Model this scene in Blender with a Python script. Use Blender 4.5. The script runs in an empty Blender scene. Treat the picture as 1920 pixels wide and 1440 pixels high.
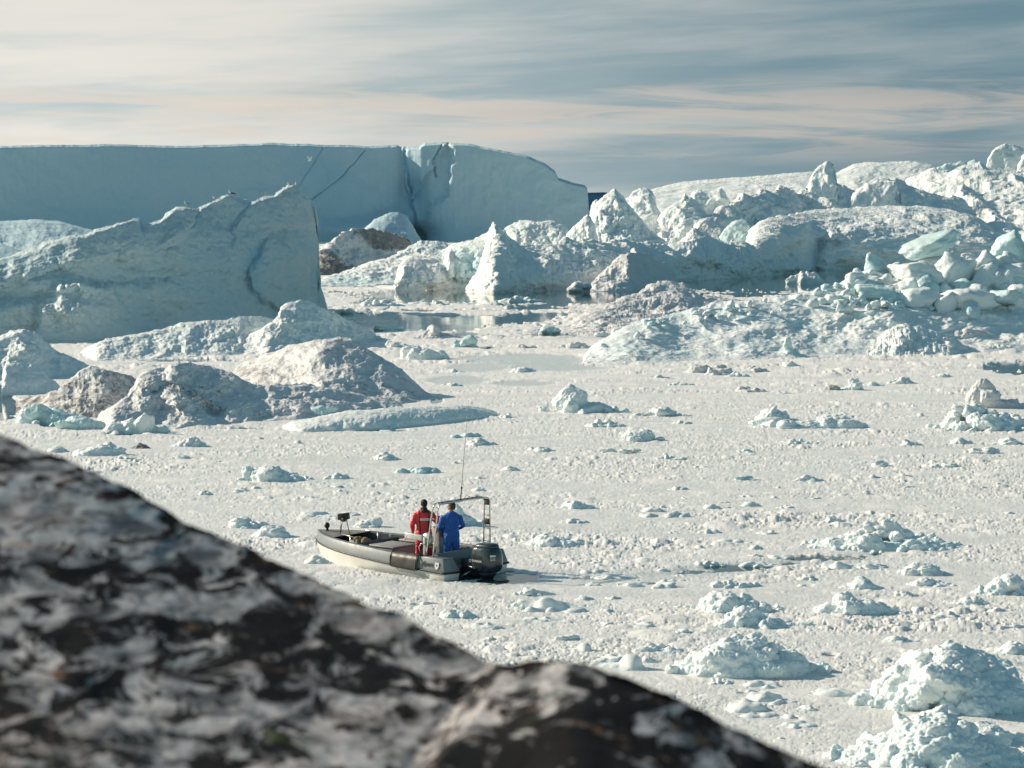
import bpy, bmesh, math, random
import numpy as np
from mathutils import Vector, Matrix
R = math.radians
scene = bpy.context.scene
COL = scene.collection

# ------------------------------------------------------------------ camera
F, HZ, CH = 4700.0, 400.0, 9.13          # focal length (px of a 1920 wide frame), horizon row, eye height above the water
TILT = math.atan((720 - HZ) / F)
cam_d = bpy.data.cameras.new("camera")
cam = bpy.data.objects.new("camera", cam_d)
COL.objects.link(cam)
cam.location = (0, 0, CH)
cam.rotation_euler = (R(90) - TILT, 0, 0)
cam_d.sensor_width = 36
cam_d.lens = 36 * F / 1920
cam_d.clip_start = 0.3
cam_d.clip_end = 60000
cam_d.dof.use_dof = True
cam_d.dof.focus_distance = 75
cam_d.dof.aperture_fstop = 5.5
scene.camera = cam

# ------------------------------------------------------------------ light
SUN_AZ, SUN_EL = R(-68), R(26)           # azimuth from +Y (view direction), negative = left
world = bpy.data.worlds.new("World")
scene.world = world
world.use_nodes = True
def build_world():
    nt = world.node_tree; N = nt.nodes; L = nt.links
    for n in list(N): N.remove(n)
    def nd(t, **k):
        n = N.new(t)
        for a, v in k.items(): setattr(n, a, v)
        return n
    def mth(op, a, b=None, c=None, clamp=False):
        n = nd('ShaderNodeMath', operation=op, use_clamp=clamp)
        for i, v in enumerate((a, b, c)):
            if v is None: continue
            if isinstance(v, (int, float)): n.inputs[i].default_value = v
            else: L.new(v, n.inputs[i])
        return n.outputs[0]
    def mr(v, a, b, c=0.0, d=1.0):
        n = nd('ShaderNodeMapRange', interpolation_type='SMOOTHSTEP')
        L.new(v, n.inputs[0])
        for i, q in enumerate((a, b, c, d)): n.inputs[i + 1].default_value = q
        return n.outputs[0]
    def mix(f, a, b):
        n = nd('ShaderNodeMix', data_type='RGBA')
        for s, v in ((n.inputs[0], f), (n.inputs[6], a), (n.inputs[7], b)):
            if isinstance(v, (int, float)): s.default_value = v
            elif isinstance(v, tuple): s.default_value = v + (1,)
            else: L.new(v, s)
        return n.outputs[2]
    def tintc(c):
        n = nd('ShaderNodeMix', data_type='RGBA', blend_type='MULTIPLY')
        n.inputs[0].default_value = 1.0; L.new(c, n.inputs[6]); n.inputs[7].default_value = (0.54, 0.90, 0.84, 1)
        return n.outputs[2]
    out = nd('ShaderNodeOutputWorld')
    sky = nd('ShaderNodeTexSky', sky_type='NISHITA')
    sky.sun_disc = False
    sky.sun_elevation = SUN_EL
    sky.sun_rotation = SUN_AZ
    sky.air_density = 1.0; sky.dust_density = 1.0; sky.ozone_density = 1.0
    bg1 = nd('ShaderNodeBackground'); bg1.inputs[1].default_value = 0.086
    L.new(mix(1.0, (0, 0, 0), tintc(sky.outputs[0])), bg1.inputs[0])
    tc = nd('ShaderNodeTexCoord')
    sp = nd('ShaderNodeSeparateXYZ'); L.new(tc.outputs['Generated'], sp.inputs[0])
    az = mth('MULTIPLY', mth('ARCTAN2', sp.outputs[0], sp.outputs[1]), 57.2958)
    el = mth('MULTIPLY', mth('ARCSINE', sp.outputs[2]), 57.2958)
    # long streaks of high cloud, seen in bearing/elevation (degrees)
    def streak(sa, se, tilt, off, detail, rough, dist=0.0):
        e2 = mth('ADD', el, mth('MULTIPLY', az, tilt))
        c = nd('ShaderNodeCombineXYZ')
        L.new(mth('ADD', mth('MULTIPLY', az, sa), off), c.inputs[0])
        L.new(mth('MULTIPLY', e2, se), c.inputs[1])
        n = nd('ShaderNodeTexNoise', noise_dimensions='2D')
        n.inputs['Scale'].default_value = 1
        n.inputs['Detail'].default_value = detail
        n.inputs['Roughness'].default_value = rough
        n.inputs['Distortion'].default_value = dist
        L.new(c.outputs[0], n.inputs['Vector'])
        return n.outputs[0]
    big = streak(0.09, 0.85, -0.035, 3.1, 4, 0.48, 0.15)
    mid = streak(0.20, 1.9, -0.06, 11.7, 5, 0.50, 0.4)
    low = streak(0.16, 2.3, 0.02, 25.3, 6, 0.6, 0.5)
    # brighter towards the sun on the left
    glow = mr(az, 11.5, -12.0)
    fine = streak(0.55, 6.5, -0.05, 41.3, 6, 0.62, 0.6)
    c0 = mix(glow, (0.150, 0.255, 0.31), (0.50, 0.59, 0.60))
    c1 = mix(glow, (0.33, 0.40, 0.42), (0.82, 0.79, 0.73))
    f1 = mr(mth('ADD', mth('ADD', mth('MULTIPLY', big, 0.62), mth('ADD', mth('MULTIPLY', mid, 0.30), mth('MULTIPLY', fine, 0.10))), mth('MULTIPLY', glow, 0.10)), 0.38, 0.74)
    col = mix(f1, c0, c1)
    # warm band low over the ice
    band = mth('MULTIPLY', mr(low, 0.40, 0.62), mth('MULTIPLY', mr(el, 0.8, 2.0), mr(el, 3.3, 2.45)))
    col = mix(mth('MULTIPLY', band, 0.7), col, mix(glow, (0.54, 0.49, 0.44), (0.78, 0.70, 0.61)))
    top = mth('MULTIPLY', mr(el, 2.7, 5.2), mr(az, 2.0, -11.0))
    col = mix(mth('MULTIPLY', top, 0.6), col, (0.76, 0.735, 0.68))
    bg2 = nd('ShaderNodeBackground'); L.new(col, bg2.inputs[0]); bg2.inputs[1].default_value = SKYC
    ms = nd('ShaderNodeMixShader')
    # the cloud bank lies ahead and towards the sun; elsewhere the sky is clear
    clear = mth('MAXIMUM', mr(el, 6.0, 20.0), mr(mth('ABSOLUTE', mth('ADD', az, 18.0)), 45.0, 95.0))
    L.new(mth('MULTIPLY', clear, 0.93), ms.inputs[0])
    L.new(bg2.outputs[0], ms.inputs[1]); L.new(bg1.outputs[0], ms.inputs[2])
    L.new(ms.outputs[0], out.inputs[0])
SKYC = 0.80
build_world()
sun_d = bpy.data.lights.new("sun", 'SUN')
sun_d.energy = 4.6
sun_d.angle = R(0.5)
sun_d.color = (1.0, 0.84, 0.665)
sun = bpy.data.objects.new("sun", sun_d)
COL.objects.link(sun)
SDIR = Vector((math.sin(SUN_AZ) * math.cos(SUN_EL), math.cos(SUN_AZ) * math.cos(SUN_EL), math.sin(SUN_EL)))
sun.rotation_euler = (-SDIR).to_track_quat('-Z', 'Y').to_euler()
sun.location = SDIR * 300
scene.view_settings.view_transform = 'Standard'
scene.view_settings.look = 'None'
scene.view_settings.exposure = 0.34
scene.view_settings.gamma = 1
scene.cycles.max_bounces = 5
scene.cycles.diffuse_bounces = 3
scene.cycles.glossy_bounces = 3
scene.cycles.transmission_bounces = 3
scene.cycles.caustics_reflective = False
scene.cycles.caustics_refractive = False
# ------------------------------------------------------------------ helpers: camera geometry
CT, ST = math.cos(TILT), math.sin(TILT)
def ray(px, py):
    """direction of the sight line through a photo pixel, scaled to dy = 1 (arrays allowed)"""
    u = (720 - np.asarray(py, float)) / F
    dx = (np.asarray(px, float) - 960) / F
    dy = CT + u * ST
    dz = -ST + u * CT
    return dx / dy, dz / dy
def ground(px, py, z=0.0):
    rx, rz = ray(px, py)
    Y = (z - CH) / rz
    return rx * Y, Y
def at_y(px, py, Y):
    rx, rz = ray(px, py)
    return rx * Y, Y, CH + rz * Y
def pxm(Y): return F / Y

# ------------------------------------------------------------------ helpers: noise
_pr = np.random.default_rng(7)
_P = _pr.permutation(4096).astype(np.int32)
_G = _pr.normal(size=(4096, 3)).astype(np.float32)
_G /= np.linalg.norm(_G, axis=1)[:, None]
def _h(i, j, k): return _P[(_P[(_P[i & 4095] + j) & 4095] + k) & 4095]
def perlin(x, y, z):
    x = np.asarray(x, np.float32); y = np.asarray(y, np.float32); z = np.asarray(z, np.float32)
    x, y, z = np.broadcast_arrays(x, y, z)
    xi = np.floor(x).astype(np.int32); yi = np.floor(y).astype(np.int32); zi = np.floor(z).astype(np.int32)
    fx = x - xi; fy = y - yi; fz = z - zi
    u = fx * fx * fx * (fx * (fx * 6 - 15) + 10); v = fy * fy * fy * (fy * (fy * 6 - 15) + 10); w = fz * fz * fz * (fz * (fz * 6 - 15) + 10)
    r = 0
    for a in (0, 1):
        wa = u if a else 1 - u
        for b in (0, 1):
            wb = wa * (v if b else 1 - v)
            for c in (0, 1):
                g = _G[_h(xi + a, yi + b, zi + c)]
                r = r + wb * (w if c else 1 - w) * (g[..., 0] * (fx - a) + g[..., 1] * (fy - b) + g[..., 2] * (fz - c))
    return r * 1.5
def fbm(x, y, z, o=4, rough=0.5):
    s = 0; a = 1.0; t = 0; f = 1.0
    for i in range(o):
        s = s + a * perlin(x * f + 17.3 * i, y * f - 9.1 * i, z * f + 4.7 * i); t += a; a *= rough; f *= 2.03
    return s / t
def ridged(x, y, z, o=4, rough=0.5):
    s = 0; a = 1.0; t = 0; f = 1.0
    for i in range(o):
        s = s + a * (1 - np.abs(perlin(x * f + 31.3 * i, y * f - 5.1 * i, z * f + 2.7 * i)) * 1.8); t += a; a *= rough; f *= 2.03
    return s / t
def sstep(a, b, x):
    t = np.clip((x - a) / (b - a), 0, 1)
    return t * t * (3 - 2 * t)

# ------------------------------------------------------------------ helpers: objects
def tag(o, label=None, cat=None, group=None, kind=None):
    if label: o['label'] = label
    if cat: o['category'] = cat
    if group: o['group'] = group
    if kind: o['kind'] = kind
    return o
def link(o, parent=None):
    COL.objects.link(o)
    if parent is not None: o.parent = parent
    return o
def empty(name, loc=(0, 0, 0), rot=(0, 0, 0)):
    o = bpy.data.objects.new(name, None)
    o.empty_display_size = 0.2
    o.location = loc; o.rotation_euler = rot
    return link(o)
def mesh_from(V, Fc, name, mat=None, parent=None, loc=None, smooth=True, attrs=None):
    """V (n,3), Fc (m,4) or (m,3) int arrays -> object"""
    V = np.asarray(V, np.float32); Fc = np.asarray(Fc, np.int32)
    me = bpy.data.meshes.new(name)
    k = Fc.shape[1]
    me.vertices.add(len(V)); me.vertices.foreach_set('co', V.ravel())
    me.loops.add(Fc.size); me.loops.foreach_set('vertex_index', Fc.ravel())
    me.polygons.add(len(Fc))
    me.polygons.foreach_set('loop_start', np.arange(0, Fc.size, k, dtype=np.int32))
    me.update(calc_edges=True)
    if smooth: me.polygons.foreach_set('use_smooth', np.ones(len(Fc), bool))
    for n, a in (attrs or {}).items():
        at = me.attributes.new(n, 'FLOAT', 'POINT'); at.data.foreach_set('value', np.asarray(a, np.float32).ravel())
    me.validate()
    if mat: me.materials.append(mat)
    o = bpy.data.objects.new(name, me)
    if loc is not None: o.location = loc
    return link(o, parent)
def grid_faces(nu, nv):
    i = np.arange(nu * nv).reshape(nu, nv)
    return np.stack([i[:-1, :-1], i[1:, :-1], i[1:, 1:], i[:-1, 1:]], -1).reshape(-1, 4)
def grid_normals(P):
    du = np.gradient(P, axis=0); dv = np.gradient(P, axis=1)
    n = np.cross(du, dv); l = np.linalg.norm(n, axis=-1, keepdims=True)
    return n / np.maximum(l, 1e-9)
def from_bm(bm, name, mat=None, parent=None, smooth=True, loc=None):
    me = bpy.data.meshes.new(name); bmesh.ops.recalc_face_normals(bm, faces=bm.faces); bm.to_mesh(me); bm.free()
    if smooth: me.polygons.foreach_set('use_smooth', np.ones(len(me.polygons), bool))
    if mat: me.materials.append(mat)
    o = bpy.data.objects.new(name, me)
    if loc is not None: o.location = loc
    return link(o, parent)
def bake(o):
    """apply the modifiers of o"""
    dg = bpy.context.evaluated_depsgraph_get()
    me = bpy.data.meshes.new_from_object(o.evaluated_get(dg))
    o.modifiers.clear(); o.data = me
    return o

# ------------------------------------------------------------------ helpers: materials
class MB:
    def __init__(s, name):
        s.m = bpy.data.materials.new(name); s.m.use_nodes = True
        s.N = s.m.node_tree.nodes; s.L = s.m.node_tree.links
        s.b = s.N['Principled BSDF']
        s.tc = s.N.new('ShaderNodeTexCoord').outputs['Object']
    def set(s, **k):
        for a, v in k.items():
            i = s.b.inputs[a.replace('_', ' ')]
            if isinstance(v, (int, float)): i.default_value = v
            elif isinstance(v, tuple): i.default_value = v + (1,) if len(v) == 3 and i.type == 'RGBA' else v
            else: s.L.new(v, i)
        return s
    def vec(s, scale=(1, 1, 1), rot=(0, 0, 0), src=None):
        n = s.N.new('ShaderNodeMapping'); n.inputs['Scale'].default_value = scale; n.inputs['Rotation'].default_value = rot
        s.L.new(src or s.tc, n.inputs[0]); return n.outputs[0]
    def noise(s, scale, detail=4, rough=0.55, vec=None, dist=0.0):
        n = s.N.new('ShaderNodeTexNoise'); n.inputs['Scale'].default_value = scale
        n.inputs['Detail'].default_value = detail; n.inputs['Roughness'].default_value = rough; n.inputs['Distortion'].default_value = dist
        s.L.new(vec or s.tc, n.inputs['Vector']); return n.outputs[0]
    def voro(s, scale, feat='F1', vec=None):
        n = s.N.new('ShaderNodeTexVoronoi'); n.feature = feat; n.inputs['Scale'].default_value = scale
        s.L.new(vec or s.tc, n.inputs['Vector']); return n.outputs[0]
    def attr(s, name):
        n = s.N.new('ShaderNodeAttribute'); n.attribute_name = name; return n.outputs['Fac']
    def math(s, op, a, b=0.0, clamp=False):
        n = s.N.new('ShaderNodeMath'); n.operation = op; n.use_clamp = clamp
        for i, v in enumerate((a, b)):
            if isinstance(v, (int, float)): n.inputs[i].default_value = v
            else: s.L.new(v, n.inputs[i])
        return n.outputs[0]
    def mr(s, v, a, b, c=0.0, d=1.0):
        n = s.N.new('ShaderNodeMapRange'); n.interpolation_type = 'SMOOTHSTEP'
        s.L.new(v, n.inputs[0])
        for i, q in enumerate((a, b, c, d)): n.inputs[i + 1].default_value = q
        return n.outputs[0]
    def mix(s, f, a, b):
        n = s.N.new('ShaderNodeMix'); n.data_type = 'RGBA'
        for k, v in ((n.inputs[0], f), (n.inputs[6], a), (n.inputs[7], b)):
            if isinstance(v, (int, float)): k.default_value = v
            elif isinstance(v, tuple): k.default_value = v + (1,)
            else: s.L.new(v, k)
        return n.outputs[2]
    def bump(s, h, dist, strength=1.0, prev=None):
        n = s.N.new('ShaderNodeBump'); n.inputs['Distance'].default_value = dist; n.inputs['Strength'].default_value = strength
        s.L.new(h, n.inputs['Height'])
        if prev is not None: s.L.new(prev, n.inputs['Normal'])
        return n.outputs[0]
def plain(name, col, rough=0.5, metal=0.0, spec=0.5, var=0.12, scale=6.0, bump=0.0, coat=0.0):
    m = MB(name)
    n = m.noise(scale, 5, 0.6)
    dark = tuple(c * (1 - var) for c in col); lite = tuple(min(1, c * (1 + var)) for c in col)
    m.set(Base_Color=m.mix(m.mr(n, 0.3, 0.7), dark, lite), Metallic=metal)
    m.set(Roughness=m.mr(m.noise(scale * 2.3, 4), 0.3, 0.7, max(0, rough - 0.08), min(1, rough + 0.08)))
    m.b.inputs['Specular IOR Level'].default_value = spec
    if coat: m.b.inputs['Coat Weight'].default_value = coat
    if bump: m.set(Normal=m.bump(m.noise(scale * 6, 4), bump))
    return m.m
def ice_mat(name, white=(0.80, 0.83, 0.815), blue=(0.52, 0.72, 0.755), dirtc=(0.17, 0.145, 0.115), bs=1.0, bump=1.0, rough=0.55, bluea=0.35, sss=0.0):
    """snow-covered glacier ice; bs = size of the surface relief in metres"""
    m = MB(name)
    n1 = m.noise(0.35 / bs, 5, 0.55)
    tint = m.math('ADD', m.math('MULTIPLY', m.mr(n1, 0.42, 0.72), bluea), m.attr('tint'), clamp=True)
    col = m.mix(tint, white, blue)
    # dirt: attribute times streaky noise
    st = m.noise(1.3 / bs, 8, 0.72, m.vec((1, 1, 2.6)), 0.6)
    d = m.math('ADD', st, m.math('MULTIPLY', m.math('SUBTRACT', m.attr('dirt'), 0.5), 0.9))
    dm = m.mr(d, 0.5, 0.72)
    dm = m.math('MULTIPLY', dm, m.mr(m.attr('dirt'), 0.0, 0.12))
    dcol = m.mix(m.noise(3.0 / bs, 5), tuple(c * 0.7 for c in dirtc), tuple(c * 1.7 for c in dirtc))
    col = m.mix(m.math('MULTIPLY', dm, 0.9), col, dcol)
    m.set(Base_Color=col, Roughness=rough)
    m.b.inputs['Specular IOR Level'].default_value = 0.35
    if sss:
        m.b.inputs['Subsurface Weight'].default_value = sss
        m.b.inputs['Subsurface Radius'].default_value = (0.3, 0.85, 1.0)
        m.b.inputs['Subsurface Scale'].default_value = 0.18 * bs
        m.b.subsurface_method = 'BURLEY'
    # wind-polished patches next to rough ones
    patch = m.mr(m.noise(0.55 / bs, 4, 0.6), 0.40, 0.62, 0.12, 1.0)
    b0 = m.bump(m.noise(0.8 / bs, 3, 0.5, None, 0.8), 0.22 * bs * bump)
    b1 = m.bump(m.math('MULTIPLY', m.noise(2.4 / bs, 8, 0.62), patch), 0.10 * bs * bump, 1.0, b0)
    b2 = m.bump(m.math('MULTIPLY', m.mr(m.voro(5.0 / bs, 'SMOOTH_F1'), 0.0, 0.7), patch), 0.022 * bs * bump, 0.7, b1)
    m.set(Normal=b2)
    return m.m
# ------------------------------------------------------------------ water
def build_water():
    m = MB('sea_water')
    n1 = m.noise(1.6, 4, 0.5, m.vec((1, 1.0, 1)))
    n2 = m.noise(0.12, 3, 0.5)
    m.set(Base_Color=(0.022, 0.060, 0.075), Roughness=0.035, Normal=m.bump(n2, 0.05, 0.35, m.bump(n1, 0.006, 0.5)))
    m.b.inputs['IOR'].default_value = 1.33
    bm = bmesh.new()
    s = 26000
    vs = [bm.verts.new((x, y, 0)) for x, y in ((-s, -200), (s, -200), (s, 45000), (-s, 45000))]
    bm.faces.new(vs)
    o = from_bm(bm, 'water', m.m, smooth=False)
    tag(o, kind='structure')
    # low dark coast far beyond the fjord
    X0, Y0 = ground(700, 406.5); Y0 = 6500.0
    xs = np.linspace(-1700, 2600, 220); ys = np.linspace(0, 1600, 16)
    XX, YY = np.meshgrid(xs, ys, indexing='ij')
    px = 960 + F * xs / Y0
    prof = np.interp(px, [-300, 300, 700, 1090, 1115, 1150, 1165, 1180, 1215, 1300, 1700, 2300], [60, 40, 80, 70, 70, 70, 68, 60, 38, 22, 14, 10])
    prof = prof + 4 * fbm(xs / 160, 0 * xs, 0 * xs, 4)
    Z = prof[:, None] * np.sin(np.clip(YY / 1600, 0, 1) * np.pi) ** 0.6 * (1 + 0.15 * fbm(XX / 200, YY / 200, 0 * XX, 4)) - 2
    hm = plain('far_hill', (0.020, 0.062, 0.115), 1.0, var=0.25, scale=0.004, spec=0.0)
    tag(mesh_from(np.stack([XX, YY + Y0, Z], -1).reshape(-1, 3), grid_faces(220, 16), 'hill', hm), kind='structure')
build_water()

# ------------------------------------------------------------------ brash ice
# patches of open water / flat slush: (px, py, rx, ry, strength)
OPEN = [(1430, 528, 200, 18, 2.2), (1560, 518, 110, 18, 2.2), (1330, 535, 120, 10, 2), (1240, 540, 70, 6, 1.3), (1000, 555, 300, 13, 1.8), (860, 551, 130, 11, 1.8), (1180, 548, 120, 12, 1.8), (880, 605, 95, 8, 1.35), (700, 603, 60, 8, 1.2),
        (1905, 690, 60, 11, 1.5), (8, 765, 26, 22, 1.5), (0, 735, 16, 16, 1.4), (330, 676, 160, 4, .9), (1180, 545, 90, 9, 1.1), (640, 690, 60, 5, .5),
        (1100, 700, 0, 0, 0), (1390, 1066, 80, 7, .9), (1550, 1048, 80, 6, .95), (985, 1080, 34, 8, .95), (1450, 1283, 80, 6, .62), (1560, 1230, 28, 6, .6),
        (820, 752, 14, 7, .9), (1180, 690, 60, 4, .6), (230, 814, 60, 3, .8), (450, 804, 70, 3, .8), (700, 808, 120, 3, .7), (105, 797, 50, 5, .9), (1700, 676, 200, 3, .5)]
SLUSH = [(980, 675, 130, 11), (860, 715, 60, 8), (1040, 690, 90, 7), (900, 690, 60, 8), (980, 720, 60, 5)]
def worley(x, y, c, seed, dens=1.0):
    """dome heights of scattered lumps in cells of size c; returns height in units of c"""
    xi = np.floor(x / c).astype(np.int32); yi = np.floor(y / c).astype(np.int32)
    best = np.zeros(x.shape, np.float32)
    for a in (-1, 0, 1):
        for b in (-1, 0, 1):
            h = _h(xi + a + seed * 37, yi + b, np.int32(seed))
            g = _G[h]; g2 = _G[_P[h]]
            cx = (xi + a + 0.5 + 0.42 * g[..., 0]) * c; cy = (yi + b + 0.5 + 0.42 * g[..., 1]) * c
            r = (0.28 + 0.30 * np.abs(g[..., 2])) * c
            on = (g2[..., 0] * 0.5 + 0.5) < dens
            dx = (x - cx) * (1 + 0.5 * g2[..., 1]); dy = (y - cy) * (1 - 0.4 * g2[..., 1])
            d = (dx * dx + dy * dy) / (r * r)
            hh = np.sqrt(np.clip(1 - d, 0, 1)) * (0.25 + 0.25 * np.abs(g2[..., 2])) * on
            best = np.maximum(best, hh.astype(np.float32))
    return best
def mask_px(px, py, items):
    m = np.zeros(px.shape, np.float32)
    for it in items:
        if it[2] <= 0: continue
        s = it[4] if len(it) > 4 else 1.0
        d = ((px - it[0]) / it[2]) ** 2 + ((py - it[1]) / it[3]) ** 2
        m = np.maximum(m, s * np.exp(-d * 0.9))
    return m
HOLE = []   # the boat's footprint, filled before the sheet is built
def build_brash():
    rows = np.concatenate([np.arange(1900, 1460, -6), np.arange(1460, 620, -1.45), np.arange(620, 470, -0.75), np.arange(470, 436, -0.8)])
    cols = np.concatenate([np.arange(-1100, -120, 8), np.arange(-120, 2041, 1.6), np.arange(2046, 3000, 8)])
    PX, PY = np.meshgrid(cols, rows, indexing='ij')
    X, Y = ground(PX, PY)
    s = F / Y
    wx = X + 0.10 * fbm(X * 2.1, Y * 2.1, 0, 2) + 0.3 * fbm(X * .5, Y * .5, 3, 2); wy = Y + 0.10 * fbm(X * 2.1, Y * 2.1, 9, 2) + 0.3 * fbm(X * .5, Y * .5, 13, 2)
    z = np.full(X.shape, 0.035, np.float32)
    clump = sstep(-0.15, 0.35, fbm(X / 6, Y / 6, 1.0, 4))
    clump2 = sstep(-0.05, 0.45, fbm(X / 22, Y / 22, 5.0, 4))
    # fine rubble, finest only where it can be seen
    h = np.zeros(X.shape, np.float32)
    for c, sd, dens, a in ((0.065, 1, .9, .45), (0.13, 2, .6, .45), (0.26, 3, .26, .5), (0.55, 4, .15, .48), (1.2, 5, .06, .28), (0.8, 7, .45, .42), (1.7, 8, .28, .38)):
        fade = sstep(1.3, 3.0, c * s * 0.53)
        if c < .2: w = worley(wx, wy, c, sd, dens)
        else:
            w = worley(wx + c * .25 * fbm(X / c * 1.3, Y / c * 1.3, sd, 2), wy + c * .25 * fbm(X / c * 1.3, Y / c * 1.3, sd + 5, 2), c, sd, dens)
            w = w * (1 + .5 * fbm(X / c * 3, Y / c * 3, sd + 20, 2))
        hh = w * c * a * fade * (0.45 + 0.75 * clump if c > .2 else 0.8 + .3 * clump)
        if sd >= 7: hh = hh * sstep(110, 170, Y)
        h = np.maximum(h, hh) + 0.2 * np.minimum(h, hh)
    drift = sstep(-.22, .30, fbm(X / 11, Y / 4.2, 21.0, 5, .6))
    h = h * (0.30 + 0.95 * drift)
    z += h
    crack = ridged(X * 2.3 + .4 * fbm(X, Y, 31, 2), Y * 2.3, 12.0, 3, .6)
    z -= 0.03 * (.3 + drift) * sstep(.80, .97, crack) * sstep(230, 120, Y)
    z += 0.02 * fbm(X * 0.9, Y * 0.9, 2.0, 3)
    far = sstep(90, 230, Y)
    # distant part: drifting patches with leads of open water between
    patch = fbm(X / 14, Y / 26, 8.0, 5, 0.6)
    patch = patch + .35 * fbm(X / 3.5, Y / 9, 48.0, 4, .6)
    lead = sstep(0.06, -0.08, patch) * sstep(150, 200, Y) * sstep(420, 330, Y)
    op = mask_px(PX, PY, OPEN)
    wk = seg_dist(PX, PY + 5 * perlin(PX / 60, 0 * PX, 3), [(960, 1083), (1120, 1084), (1280, 1077), (1400, 1064), (1520, 1053), (1650, 1041)])
    op = np.maximum(op, .50 * np.exp(-(wk / 9) ** 2))
    op = op * (1.0 + 1.3 * fbm(X / 1.6, Y / 3.5, 4.0, 5, .6) + .5 * fbm(X / .35, Y / .35, 14.0, 2))
    op2 = sstep(0.45, 0.8, op + 0.75 * lead)
    sl = mask_px(PX, PY, SLUSH); sl = sstep(0.3, 0.6, sl + .25 * fbm(X / 3, Y / 6, 6, 3))
    sl = np.maximum(sl, 0.85 * np.exp(-(wk / 8.5) ** 2) * sstep(-.45, .2, fbm(X / 2.2, Y / 2.2, 61.0, 4)) * (PX > 945))
    z = z * (1 - 0.8 * sl)
    z = z * (1 - .8 * op2) - 0.13 * op2
    for (hx, hy, ang, L, B) in HOLE:
        ca, sa = math.cos(ang), math.sin(ang)
        a = (X - hx) * ca + (Y - hy) * sa; b = -(X - hx) * sa + (Y - hy) * ca
        hb = B * np.clip(1 - np.clip((a - L * .35) / (L * .6), 0, 1) ** 1.8, 0, 1)
        ins = sstep(0.12, -0.05, np.abs(b) - hb) * sstep(-.1, .1, a + .15) * sstep(.1, -.1, a - L)
        z = z - 0.7 * ins
        # water churned behind the motor
        wk = np.exp(-((a + 0.9) / 0.8) ** 2 - (b / (0.9)) ** 2)
        z = z - .07 * wk
    z = z + 0.03 * far
    wet = np.clip(1 - (z - 0.0) / 0.09, 0, 1)
    P = np.stack([X, Y, z], -1)
    m = MB('brash_ice')
    n = m.noise(0.22, 5, 0.6)
    c1 = m.mix(m.mr(n, 0.35, 0.7), (0.86, 0.845, 0.815), (0.82, 0.825, 0.815))
    c1 = m.mix(m.mr(m.noise(11.0, 6, 0.75), 0.32, 0.50), (0.66, 0.665, 0.65), c1)
    c1 = m.mix(m.math('MULTIPLY', m.mr(m.noise(1.0, 6, 0.65, m.vec((.10, .34, 1))), 0.50, 0.66), 0.45), c1, (0.62, 0.635, 0.62))
    c2 = m.mix(m.mr(m.noise(9.0, 6, 0.7), 0.35, 0.65), (0.50, 0.55, 0.55), (0.78, 0.785, 0.76))
    w = m.math('ADD', m.attr('wet'), m.math('MULTIPLY', m.attr('slush'), 0.45), clamp=True)
    col = m.mix(m.mr(w, 0.35, 0.95), c1, c2)
    dirt = m.mr(m.noise(0.55, 8, 0.75), 0.70, 0.78)
    col = m.mix(m.math('MULTIPLY', dirt, 0.55), col, (0.22, 0.19, 0.14))
    m.set(Base_Color=col, Roughness=m.mr(w, 0.3, 1.0, 0.6, 0.32))
    m.b.inputs['Specular IOR Level'].default_value = 0.4
    b1 = m.bump(m.noise(26.0, 6, 0.7), 0.012)
    b2 = m.bump(m.noise(7.0, 8, 0.72), 0.012, 0.8, b1)
    m.set(Normal=b2)
    o = mesh_from(P.reshape(-1, 3), grid_faces(*X.shape), 'brash_ice', m.m, attrs=dict(wet=wet, slush=sl))
    tag(o, 'pack of small white brash ice covering the water', 'pack ice', kind='stuff')

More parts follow.
